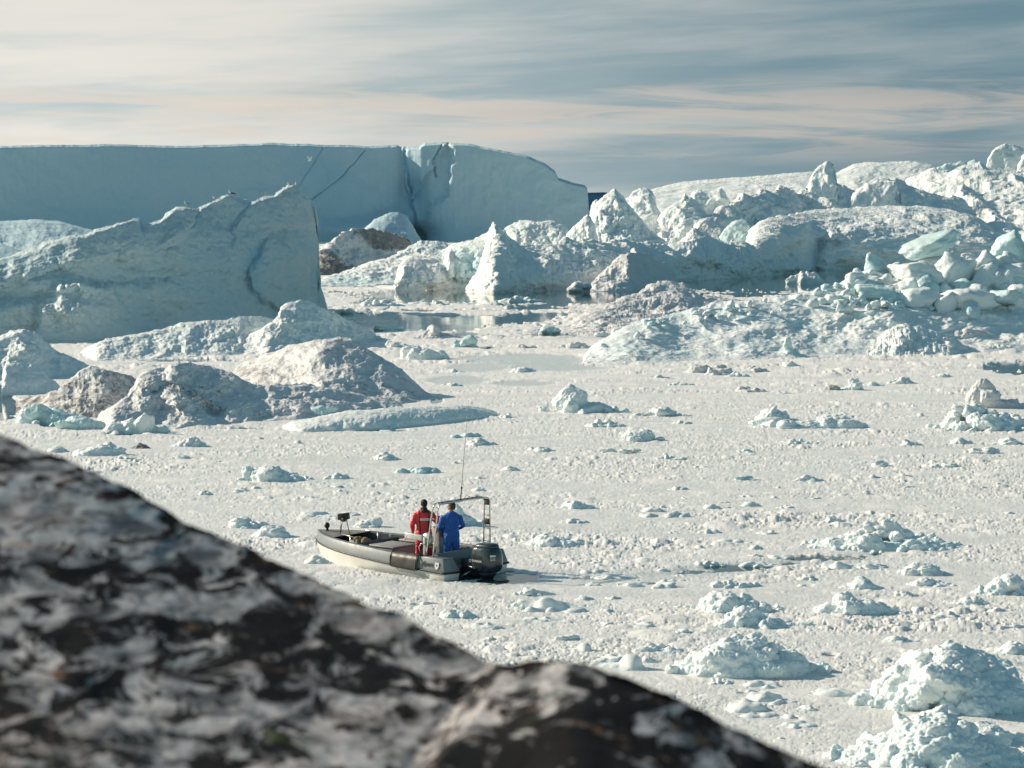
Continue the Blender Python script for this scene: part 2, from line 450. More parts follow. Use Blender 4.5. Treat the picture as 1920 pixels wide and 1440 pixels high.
# ------------------------------------------------------------------ rock in the foreground
def build_rock():
    sil = [(-900, 560), (-500, 640), (-250, 720), (0, 812), (60, 838), (130, 862), (230, 908), (300, 945), (360, 985), (430, 1008), (520, 1052), (590, 1082), (640, 1108), (700, 1135), (760, 1150), (810, 1185), (860, 1203),
           (900, 1232), (925, 1246), (960, 1244), (1000, 1236), (1050, 1237), (1100, 1243), (1150, 1256), (1200, 1277), (1260, 1300), (1330, 1337), (1400, 1372), (1480, 1408), (1560, 1442), (1700, 1500), (1900, 1580), (2200, 1760), (2600, 2000)]
    sx = np.array([p[0] for p in sil]); sy = np.array([p[1] for p in sil])
    cols = np.linspace(-900, 2600, 620)
    top = np.interp(cols, sx, sy); k = np.hanning(9); k /= k.sum()
    tops = np.convolve(np.pad(top, 30, 'edge'), np.hanning(61) / np.hanning(61).sum(), 'valid')
    top = np.convolve(np.pad(top, 4, 'edge'), k, 'valid') + 5 * perlin(cols / 45, 0, 0) + 3 * perlin(cols / 17, 4, 0)
    nf, nb = 260, 90
    Yr = np.interp(cols, [-900, 0, 500, 900, 960, 1050, 1500, 2600], [6.6, 6.2, 5.9, 5.5, 5.3, 5.2, 4.7, 4.3]); Yr = np.convolve(np.pad(Yr, 20, 'edge'), np.ones(41) / 41, 'valid')
    t = np.linspace(0, 1, nf)
    PY = 2300 + (top[:, None] - 2300) * t[None, :]
    tt = np.clip((2300 - PY) / (2300 - tops[:, None]), 0, 1.1)
    Y = 1.9 + (Yr[:, None] - 1.9) * (tt ** 1.25)
    Y = Y + 0.16 * fbm(cols[:, None] / 420, PY / 300, 0.0, 4) * (1 - t[None, :] ** 6)
    xl = cols[:, None] - (925 - (PY - 1246) * 0.75)
    Y = Y - 0.30 * sstep(-26, 30, xl) * np.exp(-(np.maximum(xl, 0) / 420) ** 2) * sstep(2000, 1400, PY) + 0.05 * np.exp(-(xl / 22) ** 2)
    X, Y, Z = at_y(cols[:, None] + 0 * PY, PY, Y)
    s = np.linspace(0, 1, nb + 1)[1:]
    Xb = X[:, -1:] * (1 + 0.35 * s[None, :]); Yb = Y[:, -1:] + 7.5 * s[None, :] ** 1.35 + 0.0 * Xb
    zr = Z[:, -1:]
    Zb = zr - (zr + 1.0) * (1 - (1 - s[None, :]) ** 1.9)
    # behind the crest it must stay below the sight line
    X = np.concatenate([X, Xb], 1); Y = np.concatenate([Y, Yb], 1); Z = np.concatenate([Z, Zb], 1)
    P = np.stack([X, Y, Z], -1)
    n = grid_normals(P)
    d = 0.016 * fbm(X * 2.2, Y * 2.2, Z * 2.2, 5) + 0.005 * ridged(X * 7 + Z * 3, Y * 7, Z * 9, 4) - 0.010
    P = P + n * d[..., None]
    m = MB('granite')
    # layering runs down to the right
    v = m.vec((0.48, 0.28, 1.45), (0, R(32), 0))
    n1 = m.noise(17.0, 8, 0.76, v, 0.6)
    n2 = m.noise(24.0, 8, 0.70, v, 0.6)
    n3 = m.noise(1.5, 4, 0.5)
    base = m.mix(m.mr(n2, 0.40, 0.60), (0.13, 0.138, 0.148), (0.58, 0.565, 0.57))
    base = m.mix(m.math('MULTIPLY', m.mr(m.noise(4.0, 5, 0.6, v), 0.50, 0.68), 0.5), base, (0.42, 0.31, 0.27))
    base = m.mix(m.math('MULTIPLY', m.mr(m.noise(7.0, 6, 0.6), 0.58, 0.70), 0.8), base, (0.43, 0.46, 0.45))
    blk = m.mr(m.math('ADD', n1, m.math('MULTIPLY', m.math('SUBTRACT', n3, 0.5), 0.5)), 0.455, 0.505)
    col = m.mix(blk, base, m.mix(n2, (0.004, 0.004, 0.005), (0.020, 0.019, 0.020)))
    edge = m.math('MULTIPLY', m.mr(m.noise(9.0, 6, 0.7), 0.60, 0.70), 0.6)
    col = m.mix(edge, col, (0.34, 0.20, 0.12))
    grn = m.math('MULTIPLY', m.mr(m.noise(2.3, 4, 0.6), 0.66, 0.74), 0.5)
    col = m.mix(grn, col, (0.09, 0.13, 0.04))
    m.set(Base_Color=col, Roughness=m.mr(n2, 0.3, 0.7, 0.7, 0.95))
    m.b.inputs['Specular IOR Level'].default_value = 0.06
    b1 = m.bump(n1, 0.008); b2 = m.bump(m.noise(42.0, 8, 0.7), 0.006, 0.9, b1)
    m.set(Normal=b2)
    o = mesh_from(P.reshape(-1, 3), grid_faces(*X.shape), 'rock_slope', m.m)
    tag(o, 'dark lichen-spotted granite slope close to the viewer', None, kind='structure')
build_rock()
# ------------------------------------------------------------------ icebergs
MATS = {}
SURF = {}
def surf_y(seed, px, py):
    """distance of a berg's front face on a given bearing and height"""
    xs, PY, Y = SURF[seed]
    i = int(np.clip(np.searchsorted(xs, px), 0, len(xs) - 1)); j = int(np.argmin(np.abs(PY[i] - py)))
    return float(Y[i, j])
def M(kind, size):
    """ice material of a kind at a relief size class"""
    k = (kind, size)
    if k not in MATS:
        nm = kind + '_ice'
        if kind == 'snowy': MATS[k] = ice_mat(nm, bs=size)
        elif kind == 'blue': MATS[k] = ice_mat(nm, (0.62, 0.76, 0.765), (0.36, 0.62, 0.68), bs=size, rough=.45, bluea=.6)
        elif kind == 'glassy': MATS[k] = ice_mat(nm, (0.66, 0.785, 0.77), (0.48, 0.69, 0.70), bs=size, rough=.3, bluea=.5, bump=.5, sss=.35)
        elif kind == 'shade': MATS[k] = ice_mat(nm, (0.52, 0.66, 0.71), (0.36, 0.57, 0.68), bs=size, bluea=.5, bump=.45)  # blue ice, darkened so that the bergs' shade is partly in its colour
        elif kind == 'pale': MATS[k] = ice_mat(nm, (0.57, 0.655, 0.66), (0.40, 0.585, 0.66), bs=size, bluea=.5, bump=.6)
        elif kind == 'dirty': MATS[k] = ice_mat(nm, (0.66, 0.665, 0.67), (0.57, 0.61, 0.63), (0.165, 0.155, 0.148), bs=size, rough=.65, bump=.8)
        elif kind == 'soft': MATS[k] = ice_mat(nm, (0.80, 0.83, 0.82), (0.56, 0.75, 0.78), bs=size, bump=.7, bluea=.30, sss=.28)
    return MATS[k]
def seg_dist(px, py, pts):
    d = np.full(px.shape, 1e9)
    for (x0, y0), (x1, y1) in zip(pts[:-1], pts[1:]):
        vx, vy = x1 - x0, y1 - y0
        t = np.clip(((px - x0) * vx + (py - y0) * vy) / (vx * vx + vy * vy + 1e-9), 0, 1)
        d = np.minimum(d, np.hypot(px - x0 - t * vx, py - y0 - t * vy))
    return d
def inside(px, py, poly):
    c = np.zeros(px.shape, bool); n = len(poly)
    for i in range(n):
        x0, y0 = poly[i]; x1, y1 = poly[(i + 1) % n]
        if y0 == y1: continue
        c ^= ((y0 > py) != (y1 > py)) & (px < (x1 - x0) * (py - y0) / (y1 - y0) + x0)
    return c
def berg(name, label, top, base, depth, kind='snowy', group=None, cat='iceberg', rf=0.55, p=1.6, rel=0.12, lam=None, disp=1.0,
         dents=(), cracks=(), dirt=0.0, dirts=(), tint=0.0, tints=(), seed=0, dist=None, size=None, dens=0.75, ribs=0.0, rlam=(1, 1), jag=1.0, ledge=0.0, rim=None, steps=(), macro=0.11):
    """An iceberg: its waterline (base) and crest (top) are measured as bearings and heights, then given a real distance,
    front face, crest and back slope. depth = thickness in metres; p < 1 steep above a shelving foot, p > 1 cliff then slope."""
    top = sorted(top); base = sorted(base)
    x0, x1 = top[0][0], top[-1][0]
    nu = int(max(24, (x1 - x0) * dens))
    xs = np.linspace(x0, x1, nu)
    yt = np.interp(xs, [q[0] for q in top], [q[1] for q in top])
    yb = np.interp(xs, [q[0] for q in base], [q[1] for q in base])
    hp = max(yb - yt)
    so = seed * 13.7
    def sm_(a, n):
        n = int(max(3, n)) | 1; kk = np.hanning(n + 2)[1:-1]; kk /= kk.sum()
        return np.convolve(np.pad(a, n // 2, 'edge'), kk, 'valid')
    yts = sm_(yt, (x1 - x0) * dens * .12); ybs = sm_(yb, (x1 - x0) * dens * .10); yb = sm_(yb, 9)
    yt = yt + jag * (1.8 * perlin(xs / 11, so, 0) + 0.9 * perlin(xs / 4.2, so, 3) + 2.0 * perlin(xs / 31, so, 5) * min(1, hp / 60))
    yt = np.minimum(yt, yb - 0.5)
    if dist is None: Yf = ground(xs, ybs)[1]
    else: Yf = np.interp(xs, [q[0] for q in dist], [q[1] for q in dist]); yb = HZ + F * CH / Yf * 1.0
    hrel = np.clip((ybs - yts) / max(hp, 1), 0.02, 1)
    dep = depth * (0.18 + 0.82 * hrel ** 0.6)
    sm = float(np.median(F / Yf)); hm = hp / sm           # px per metre, height in metres
    if size is None: size = max(0.25, round(hm / 4, 1))
    nf = int(max(12, hp * dens)); nb = int(max(8, min(60, nf * 0.4)))
    t = np.linspace(0, 1, nf)[None, :]
    PX = xs[:, None] + 0 * t
    PY = yb[:, None] + (yt - yb)[:, None] * t
    tt = np.clip((ybs[:, None] - PY) / np.maximum(ybs - yts, 2)[:, None], 0, 1.15)
    g = tt ** p
    if ledge: g = g + ledge * (sstep(.25, .4, tt) - tt) * tt * np.clip(1 - tt, 0, 1) * 4
    lx, ly = lam if lam else (hp * 0.55, hp * 0.45)
    rl = fbm(PX / lx + so, PY / ly, so, 5, 0.52)
    if ribs: rl = rl + ribs * ridged(PX / (lx * .22 * rlam[0]) + .3 * perlin(PX / lx, PY / ly, 5), PY / (ly * 1.6 * rlam[1]), so + 4, 3)
    win = np.clip(t * 6, 0.15, 1) * (1 - 0.55 * t ** 4)
    Y = Yf[:, None] + (dep * rf)[:, None] * g + rel * depth * rl * win * (0.3 + .7 * hrel[:, None])
    if rim is None: rim = 0.03 * depth
    Y = Y + rim * sstep(5, 0, PY - yt[:, None])
    for (cx, cy, rx, ry, dy) in dents:
        Y = Y + dy * np.exp(-((PX - cx) / rx) ** 2 - ((PY - cy) / ry) ** 2)
    for st_ in steps:
        poly, dy, soft = st_[:3]
        wx_ = PX + 7 * perlin(PX / 22, PY / 22, so + 6) + 3 * perlin(PX / 8, PY / 8, so + 7); wy_ = PY + 7 * perlin(PX / 22, PY / 22, so + 8) + 3 * perlin(PX / 8, PY / 8, so + 9)
        sd = seg_dist(wx_, wy_, list(poly) + [poly[0]]) * np.where(inside(wx_, wy_, poly), 1, -1)
        k_ = sstep(-soft, soft, sd)
        if len(st_) > 3: k_ = k_ * sstep(st_[3][0], st_[3][1], PY)
        Y = Y + dy * k_
    tn = np.zeros(PX.shape) + tint
    for (pts, w, dy) in cracks:
        dd = seg_dist(PX + 5 * perlin(PX / 14, PY / 14, so + 2) * min(1, w / 3), PY, pts)
        q = np.exp(-(dd / w) ** 2)
        Y = Y + dy * q; tn = tn + 0.6 * q
    for (cx, cy, rx, ry, a) in tints: tn = tn + a * np.exp(-((PX - cx) / rx) ** 2 - ((PY - cy) / ry) ** 2)
    dr = np.zeros(PX.shape) + dirt
    for (cx, cy, rx, ry, a) in dirts: dr = dr + a * np.exp(-((PX - cx) / rx) ** 2 - ((PY - cy) / ry) ** 2)
    X, Y, Z = at_y(PX, PY, np.maximum(Y, Yf[:, None] - 0.25 * depth))
    SURF[seed] = (xs, PY, Y)
    # the side view: a wall under the waterline, then the back slope
    foot = np.stack([X[:, :1], Y[:, :1], Z[:, :1] * 0 - 0.8 - 0.02 * hm], -1)
    s = np.linspace(0, 1, nb + 1)[1:][None, :]
    rx, _ = ray(xs, yt)
    Yr = Y[:, -1:]; Yb = Yr + (dep * (1 - rf))[:, None] * s
    Zr = Z[:, -1:]
    Zb = Zr + 0 * s - (Zr + 1.0) * (s ** 1.5)
    Xb = X[:, -1:] + rx[:, None] * (Yb - Yr)
    P = np.concatenate([foot, np.stack([X, Y, Z], -1), np.stack([Xb, Yb, Zb], -1)], 1)
    N_ = grid_normals(P)
    A = 0.055 * hm * disp
    L_ = hm * 0.22
    x_, y_, z_ = P[..., 0] / L_, P[..., 1] / L_, P[..., 2] / L_
    d = A * (0.8 * fbm(x_ + so, y_, z_ * 1.2, 5, 0.55) + 0.45 * (ridged(x_ * 1.2 + so, y_ * 1.2, z_ * 1.9, 4, .5) - .6))
    d += A * .08 * ridged(x_ * 5 + so, y_ * 5, z_ * 7, 2)
    Lm = hm * 0.75
    q1 = .5 * fbm(P[..., 0] / Lm + so, P[..., 1] / Lm, P[..., 2] / Lm + 3, 3)
    mac = ridged(P[..., 0] / Lm + so + q1, P[..., 1] / Lm * .8 + q1, P[..., 2] / Lm * .75, 4, .42) - .62
    d += macro * hm * mac
    edge = np.ones(P.shape[:2]); edge[:, 0] = 0
    edge[:, 1:nf + 1] *= (0.35 + 0.65 * np.clip(t * 5, 0, 1)) * (1 - 0.45 * t ** 5)
    P = P + N_ * (-1) * (d * edge)[..., None] if np.mean(N_[:, nf // 2, 1]) > 0 else P + N_ * (d * edge)[..., None]
    pad = lambda a: np.concatenate([a[:, :1], a, np.repeat(a[:, -1:], nb, 1)], 1)
    loc = np.array([float(np.mean(X)), float(np.mean(Yf)), 0.0])
    o = mesh_from((P - loc).reshape(-1, 3), grid_faces(*P.shape[:2]), name, M(kind, size), loc=loc, attrs=dict(tint=np.clip(pad(tn), 0, 1), dirt=np.clip(pad(dr), 0, 1)))
    tag(o, label, cat, group)
    return o

# ------------------------------------------------------------------ lumps: floating ice fused from many blobs
_icos = {}
def ico(n):
    if n not in _icos:
        bm = bmesh.new(); bmesh.ops.create_icosphere(bm, subdivisions=n, radius=1)
        v = np.array([q.co for q in bm.verts], np.float32); f = np.array([[q.index for q in t.verts] for t in bm.faces], np.int32); bm.free()
        _icos[n] = (v, f)
    return _icos[n]
def vnormals(me):
    n = np.empty(len(me.vertices) * 3, np.float32); me.vertex_normals.foreach_get('vector', n); return n.reshape(-1, 3)
def polyr(v, rg, n, p=22):
    """radius of a random broken block: soft intersection of n planes"""
    N_ = rg.normal(size=(n, 3)); N_ /= np.linalg.norm(N_, axis=1)[:, None]
    N_ = np.concatenate([N_, -N_[:n // 2]]); h = rg.uniform(.55, .95, len(N_))
    return (np.sum((np.maximum(v @ N_.T, 0) / h) ** p, 1) + 1e-6) ** (-1 / p) * .95
def blobs_mesh(bl, rg, warp=0.25, facet=0.4):
    """bl: list of (x,y,z,rx,ry,rz) -> V,F of displaced ellipsoids"""
    Vs, Fs, k = [], [], 0
    v, f = ico(3)
    for (x, y, z, a, b, c) in bl:
        q = rg.normal(size=3); o = rg.uniform(-50, 50, 3)
        # random rotation about z and a little tilt
        an = rg.uniform(0, 6.28); ca, sa = math.cos(an), math.sin(an)
        r = 1 + warp * perlin(v[:, 0] * 1.3 + o[0], v[:, 1] * 1.3 + o[1], v[:, 2] * 1.3 + o[2]) + warp * .5 * perlin(v[:, 0] * 3 + o[0], v[:, 1] * 3, v[:, 2] * 3 + o[2])
        if rg.random() < facet: r = r * polyr(v, rg, 9)
        w = v * r[:, None]
        w = np.stack([w[:, 0] * ca - w[:, 1] * sa, w[:, 0] * sa + w[:, 1] * ca, w[:, 2]], -1)
        Vs.append(w * (a, b, c) + (x, y, z)); Fs.append(f + k); k += len(v)
    return np.concatenate(Vs), np.concatenate(Fs)
def lump(name, label, cx, yb, w, h, kind='snowy', style='rubble', seed=0, group=None, cat='ice lump', depth=None, n=None, voxel=None, dirt=0.0, tint=0.0, size=None, peak=None, amp=1.0, base_z=-0.12):
    """ice lump floating in the pack: w, h = width and apparent height in photo px, its nearest waterline at row yb"""
    rg = np.random.default_rng(1000 + seed)
    X, Y = ground(cx, yb); X = float(X); Y = float(Y)
    s = F / Y
    W = w / s; D = depth if depth else W * rg.uniform(0.42, 0.62)
    sl = CH / Y
    Hh = max(h / s - D * sl * 0.45, h / s * 0.6)
    Y += D * 0.5
    bl = [(0, 0, -Hh * .12, W * .47, D * .47, Hh * (.5 if style != 'dome' else .8))]
    n = n or {'rubble': 22, 'dome': 5, 'slab': 4, 'peak': 12, 'heap': 60, 'floe': 8}[style]
    px = (peak - 0.5) if peak is not None else rg.uniform(-.25, .1)
    for i in range(n):
        a = rg.uniform(0, 6.283); r = math.sqrt(rg.uniform(0, 1)) * .93
        u, v = r * math.cos(a), r * math.sin(a)
        env = (1 - (u * u + v * v)) ** 0.42
        pk = math.exp(-((u * .5 - px) / .22) ** 2)
        if style in ('rubble', 'heap'):
            e = Hh * env * (0.55 + 0.45 * pk) * rg.uniform(.75, 1.05); rr = Hh * rg.uniform(.2, .5) * (0.66 if style == 'heap' else 1)
            bl.append((u * W * .44, v * D * .44, e - rr, rr * rg.uniform(.9, 1.9), rr * rg.uniform(.9, 1.5), rr * rg.uniform(.8, 1.1)))
        elif style == 'peak':
            e = Hh * (0.30 * env + 0.70 * pk * (1 - abs(v))) ; rr = e * rg.uniform(.3, .5) + .01
            bl.append(((px * 2 + (u - px * 2) * (1 - .5 * pk)) * W * .44, v * D * .35, e - rr, rr * 1.3, rr * 1.2, rr))
        elif style == 'dome':
            rr = Hh * rg.uniform(.2, .35)
            bl.append((u * W * .42, v * D * .42, Hh * env * .8 - rr, rr * 2.2, rr * 2, rr))
        elif style == 'slab':
            rr = Hh * rg.uniform(.25, .4)
            bl.append((u * W * .38, v * D * .38, Hh * .8 - rr, W * .16, D * .2, rr))
        elif style == 'floe':
            rr = Hh * rg.uniform(.3, .5)
            bl.append((u * W * .45, v * D * .4, Hh * env * .85 - rr, W * rg.uniform(.08, .2), D * .2, rr))
    if style == 'peak':
        bl.append((px * W * .9, 0, Hh * .40, W * .09 + Hh * .12, D * .16, Hh * .58))
        bl.append((px * W * .9, 0, Hh * .2, W * .17, D * .26, Hh * .50))
    if style in ('rubble', 'peak', 'heap'):     # loose crumbs round the foot
        for i in range(n // 2):
            a = rg.uniform(0, 6.283); rr = Hh * rg.uniform(.05, .14)
            bl.append((math.cos(a) * W * rg.uniform(.42, .54), math.sin(a) * D * rg.uniform(.42, .58), rr * .5, rr * 1.4, rr * 1.2, rr))
    V, Fc = blobs_mesh(bl, rg)
    vx = voxel or max(1.7 / s, W / 260)
    o = mesh_from(V, Fc, name, None, smooth=True)
    md = o.modifiers.new('r', 'REMESH'); md.mode = 'VOXEL'; md.voxel_size = vx; md.use_smooth_shade = True
    sm = o.modifiers.new('s', 'SMOOTH'); sm.iterations = 2; sm.factor = .5
    old = o.data; bake(o); bpy.data.meshes.remove(old)
    me = o.data
    co = np.empty(len(me.vertices) * 3, np.float32); me.vertices.foreach_get('co', co); co = co.reshape(-1, 3)
    nn = vnormals(me)
    k = 1 / (Hh * .30 + .02); q = co * k + seed * 3.3
    d = amp * Hh * (.07 * np.abs(perlin(q[:, 0], q[:, 1], q[:, 2])) + .035 * np.abs(perlin(q[:, 0] * 2.3, q[:, 1] * 2.3, q[:, 2] * 2.3)) + .03 * fbm(q[:, 0] * 4.1, q[:, 1] * 4.1, q[:, 2] * 4.1, 3))
    co = co + nn * d[:, None]
    me.vertices.foreach_set('co', co.ravel())
    me.polygons.foreach_set('use_smooth', np.ones(len(me.polygons), bool))
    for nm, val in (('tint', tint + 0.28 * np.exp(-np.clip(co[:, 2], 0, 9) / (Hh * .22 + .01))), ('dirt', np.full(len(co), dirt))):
        at = me.attributes.new(nm, 'FLOAT', 'POINT'); at.data.foreach_set('value', np.asarray(val, np.float32))
    me.update()
    sz = size or (0.25 if Hh < .45 else 0.6 if Hh < 1.6 else 1.5)
    me.materials.append(M(kind, sz))
    o.location = (X, Y, 0)
    tag(o, label, cat, group)
    return o
def build_bergs():
    B = berg
    # --- the great wall at the back
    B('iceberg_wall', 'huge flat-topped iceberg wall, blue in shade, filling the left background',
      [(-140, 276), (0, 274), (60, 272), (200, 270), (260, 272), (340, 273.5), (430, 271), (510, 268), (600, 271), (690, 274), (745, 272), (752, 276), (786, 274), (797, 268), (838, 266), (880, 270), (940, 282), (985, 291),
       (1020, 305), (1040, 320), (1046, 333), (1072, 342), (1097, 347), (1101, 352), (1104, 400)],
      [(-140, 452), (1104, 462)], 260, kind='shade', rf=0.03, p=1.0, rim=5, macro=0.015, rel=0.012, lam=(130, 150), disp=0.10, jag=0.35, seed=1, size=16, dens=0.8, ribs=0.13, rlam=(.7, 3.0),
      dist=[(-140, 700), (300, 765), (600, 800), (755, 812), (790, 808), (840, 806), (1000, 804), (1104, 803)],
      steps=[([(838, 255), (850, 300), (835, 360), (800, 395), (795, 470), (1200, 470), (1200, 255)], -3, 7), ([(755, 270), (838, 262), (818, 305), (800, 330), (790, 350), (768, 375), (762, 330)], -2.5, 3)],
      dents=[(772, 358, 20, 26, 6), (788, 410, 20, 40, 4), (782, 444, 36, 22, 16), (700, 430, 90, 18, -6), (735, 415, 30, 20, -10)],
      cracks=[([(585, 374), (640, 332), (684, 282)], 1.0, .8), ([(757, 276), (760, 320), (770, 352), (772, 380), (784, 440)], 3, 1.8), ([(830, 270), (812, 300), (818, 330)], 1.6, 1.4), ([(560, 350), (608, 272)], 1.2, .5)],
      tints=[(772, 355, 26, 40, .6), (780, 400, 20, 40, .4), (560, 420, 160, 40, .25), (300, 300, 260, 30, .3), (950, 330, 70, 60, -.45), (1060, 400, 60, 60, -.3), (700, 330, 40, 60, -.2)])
    B('snow_shelf', 'low pale snow shelf at the foot of the far wall, left edge of the photo',
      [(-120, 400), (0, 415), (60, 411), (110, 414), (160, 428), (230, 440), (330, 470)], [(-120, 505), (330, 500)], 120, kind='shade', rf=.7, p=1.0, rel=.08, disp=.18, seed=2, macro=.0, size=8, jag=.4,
      dist=[(-120, 470), (330, 520)])
    B('snow_shelf', 'small snowy spur low behind the sloping iceberg at the left edge',
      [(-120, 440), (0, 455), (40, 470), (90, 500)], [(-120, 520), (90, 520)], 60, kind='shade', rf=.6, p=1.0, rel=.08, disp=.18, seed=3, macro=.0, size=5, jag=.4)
    # --- left group
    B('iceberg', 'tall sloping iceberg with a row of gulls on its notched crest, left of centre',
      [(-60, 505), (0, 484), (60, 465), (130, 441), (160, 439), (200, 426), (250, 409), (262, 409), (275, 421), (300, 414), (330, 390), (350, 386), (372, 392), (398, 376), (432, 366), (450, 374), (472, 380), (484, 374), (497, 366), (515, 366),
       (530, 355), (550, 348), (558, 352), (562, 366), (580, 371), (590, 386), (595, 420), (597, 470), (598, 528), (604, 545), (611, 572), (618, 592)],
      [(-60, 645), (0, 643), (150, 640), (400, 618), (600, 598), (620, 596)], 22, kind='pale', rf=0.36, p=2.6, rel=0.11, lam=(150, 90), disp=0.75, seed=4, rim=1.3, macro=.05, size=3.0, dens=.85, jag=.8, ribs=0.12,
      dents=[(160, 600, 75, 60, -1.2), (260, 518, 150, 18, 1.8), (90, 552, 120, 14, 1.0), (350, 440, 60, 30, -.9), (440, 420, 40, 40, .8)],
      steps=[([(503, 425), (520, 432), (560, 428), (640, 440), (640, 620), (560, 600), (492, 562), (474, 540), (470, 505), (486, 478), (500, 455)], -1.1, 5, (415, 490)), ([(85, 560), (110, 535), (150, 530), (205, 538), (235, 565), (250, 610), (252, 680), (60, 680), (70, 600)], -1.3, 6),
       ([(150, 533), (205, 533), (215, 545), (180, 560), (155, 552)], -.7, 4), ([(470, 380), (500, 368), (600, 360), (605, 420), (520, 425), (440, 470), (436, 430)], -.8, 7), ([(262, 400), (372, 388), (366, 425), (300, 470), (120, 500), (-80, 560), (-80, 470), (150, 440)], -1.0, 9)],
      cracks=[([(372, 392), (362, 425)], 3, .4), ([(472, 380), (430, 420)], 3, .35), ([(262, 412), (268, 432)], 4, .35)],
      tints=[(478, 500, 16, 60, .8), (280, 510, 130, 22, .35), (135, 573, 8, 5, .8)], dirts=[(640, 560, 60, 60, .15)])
    B('iceberg', 'grey-white rounded ice hump at the left edge, in front of the sloping iceberg',
      [(-60, 655), (0, 632), (20, 621), (40, 616), (65, 618), (80, 630), (100, 655), (130, 668), (160, 680), (182, 692)], [(-60, 716), (60, 712), (182, 700)], 9, kind='snowy', rf=.4, p=1.3, seed=5, rel=.12, disp=.7, size=1.5, dirts=[(90, 700, 60, 20, .35)])
    B('ice_floe', 'long low snow ridge in front of the sloping iceberg',
      [(147, 664), (165, 650), (200, 635), (250, 627), (300, 618), (340, 605), (380, 601), (420, 599), (450, 595), (490, 593), (515, 600), (540, 625)], [(147, 668), (180, 680), (300, 674), (440, 668), (540, 655)], 12, kind='snowy', rf=.7, p=.9, seed=6, macro=.05, rel=.15, size=1.2, disp=.6)
    B('ice_floe', 'snowy double hump with a round top, right below the tall sloping iceberg',
      [(422, 650), (430, 638), (455, 634), (480, 621), (510, 602), (524, 590), (528, 576), (545, 566), (565, 564), (590, 570), (620, 582), (640, 592), (652, 602), (680, 612), (705, 628)], [(422, 664), (500, 668), (600, 660), (705, 642)], 11, kind='snowy', rf=.65, p=1.0, seed=7, rel=.13, size=1.2, tints=[(580, 640, 60, 20, .3)], dirts=[(428, 655, 10, 14, .6)])
    B('dirty_iceberg', 'grey-brown rounded ice mound with a smooth peak, left of centre',
      [(395, 716), (440, 690), (470, 676), (500, 661), (530, 652), (560, 643), (590, 636), (640, 633), (662, 634), (680, 645), (710, 665), (740, 684), (765, 702), (800, 733), (814, 746)], [(395, 740), (600, 765), (760, 760), (814, 750)], 13, kind='dirty', rf=.6, p=.95, seed=8, macro=.07, rel=.10, size=.8, dirt=.50, dens=.9, disp=.28,
      dirts=[(480, 700, 60, 18, .15)])
    B('dirty_iceberg', 'streaked grey ice slab with folded surface, in front of the brown mound',
      [(176, 790), (190, 772), (215, 755), (240, 740), (255, 722), (263, 702), (280, 692), (305, 685), (340, 680), (385, 684), (430, 697), (470, 716), (520, 722), (570, 716), (620, 728), (700, 740), (745, 752), (757, 766)],
      [(176, 806), (215, 816), (310, 804), (325, 808), (400, 798), (520, 791), (640, 781), (757, 770)], 11, kind='dirty', rf=.6, p=1.05, seed=9, rel=.20, size=.8, dirt=.42, ribs=.26, dens=.95, disp=.42, rlam=(5, .35), dirts=[(330, 725, 120, 30, .12)], tints=[(260, 795, 60, 12, .4)])
    B('dirty_iceberg', 'dark brown muddy ice ridge at the left, behind the pale green chunks',
      [(30, 752), (60, 741), (110, 734), (122, 715), (150, 694), (170, 684), (200, 694), (235, 700), (262, 716), (270, 735)], [(30, 775), (100, 785), (200, 785), (270, 770)], 7, kind='dirty', rf=.6, p=1.1, seed=10, rel=.15, size=.8, dirt=.62, disp=.5, ribs=.1, dirts=[(150, 690, 26, 14, -.45)])
    B('ice_fin', 'clean white shark-fin of ice at the left edge',
      [(3, 716), (5, 696), (10, 683), (40, 680), (60, 683), (74, 690), (90, 704), (104, 716), (121, 730)], [(3, 744), (121, 738)], 4, kind='soft', rf=.4, p=1.6, seed=11, rel=.08, size=.8, disp=.5)
    lump('glassy_ice', 'pale green glassy ice chunk at the left, nearest to the dark rock', 98, 797, 125, 50, 'glassy', 'rubble', 1, cat='ice chunk', n=16)
    lump('glassy_ice', 'smaller glassy white-green chunk just right of the pale green one', 152, 806, 60, 38, 'glassy', 'rubble', 2, cat='ice chunk', n=12)
    lump('ice_floe', 'low frosty apron of ice at the front corner of the streaked grey slab', 255, 815, 120, 34, 'soft', 'floe', 3)
    B('ice_floe', 'long flat blue-white floe whose right end passes behind the whip aerial',
      [(528, 800), (545, 790), (560, 788), (620, 776), (660, 769), (700, 768), (740, 764), (800, 762), (860, 760), (890, 762), (920, 768), (940, 777)], [(528, 806), (560, 812), (700, 808), (830, 796), (940, 781)], 4.5, kind='soft', rf=.5, p=2.2, seed=12, macro=.02, rel=.07, size=.8, disp=.4, jag=.6)
    lump('ice_ball', 'round clear ball of ice resting on the long flat floe', 605, 783, 32, 30, 'glassy', 'dome', 4, cat='ice chunk', depth=.9, amp=.5)
    # --- centre
    B('dirty_iceberg', 'brown-black striped dirty iceberg below the far wall',
      [(594, 476), (606, 462), (622, 449), (640, 437), (668, 428), (700, 430), (735, 437), (752, 445), (762, 446), (772, 458)], [(594, 518), (640, 516), (740, 500), (772, 490)], 40, kind='dirty', rf=.6, p=1.1, seed=13, macro=.2, rel=.16, size=2.0, dirt=.16, ribs=.3, disp=1.2, rlam=(2.5, .35),
      dirts=[(722, 446, 66, 26, 1.2), (606, 498, 54, 30, .95), (650, 512, 60, 10, .5), (665, 455, 30, 14, -.5), (700, 480, 50, 12, -.3)])
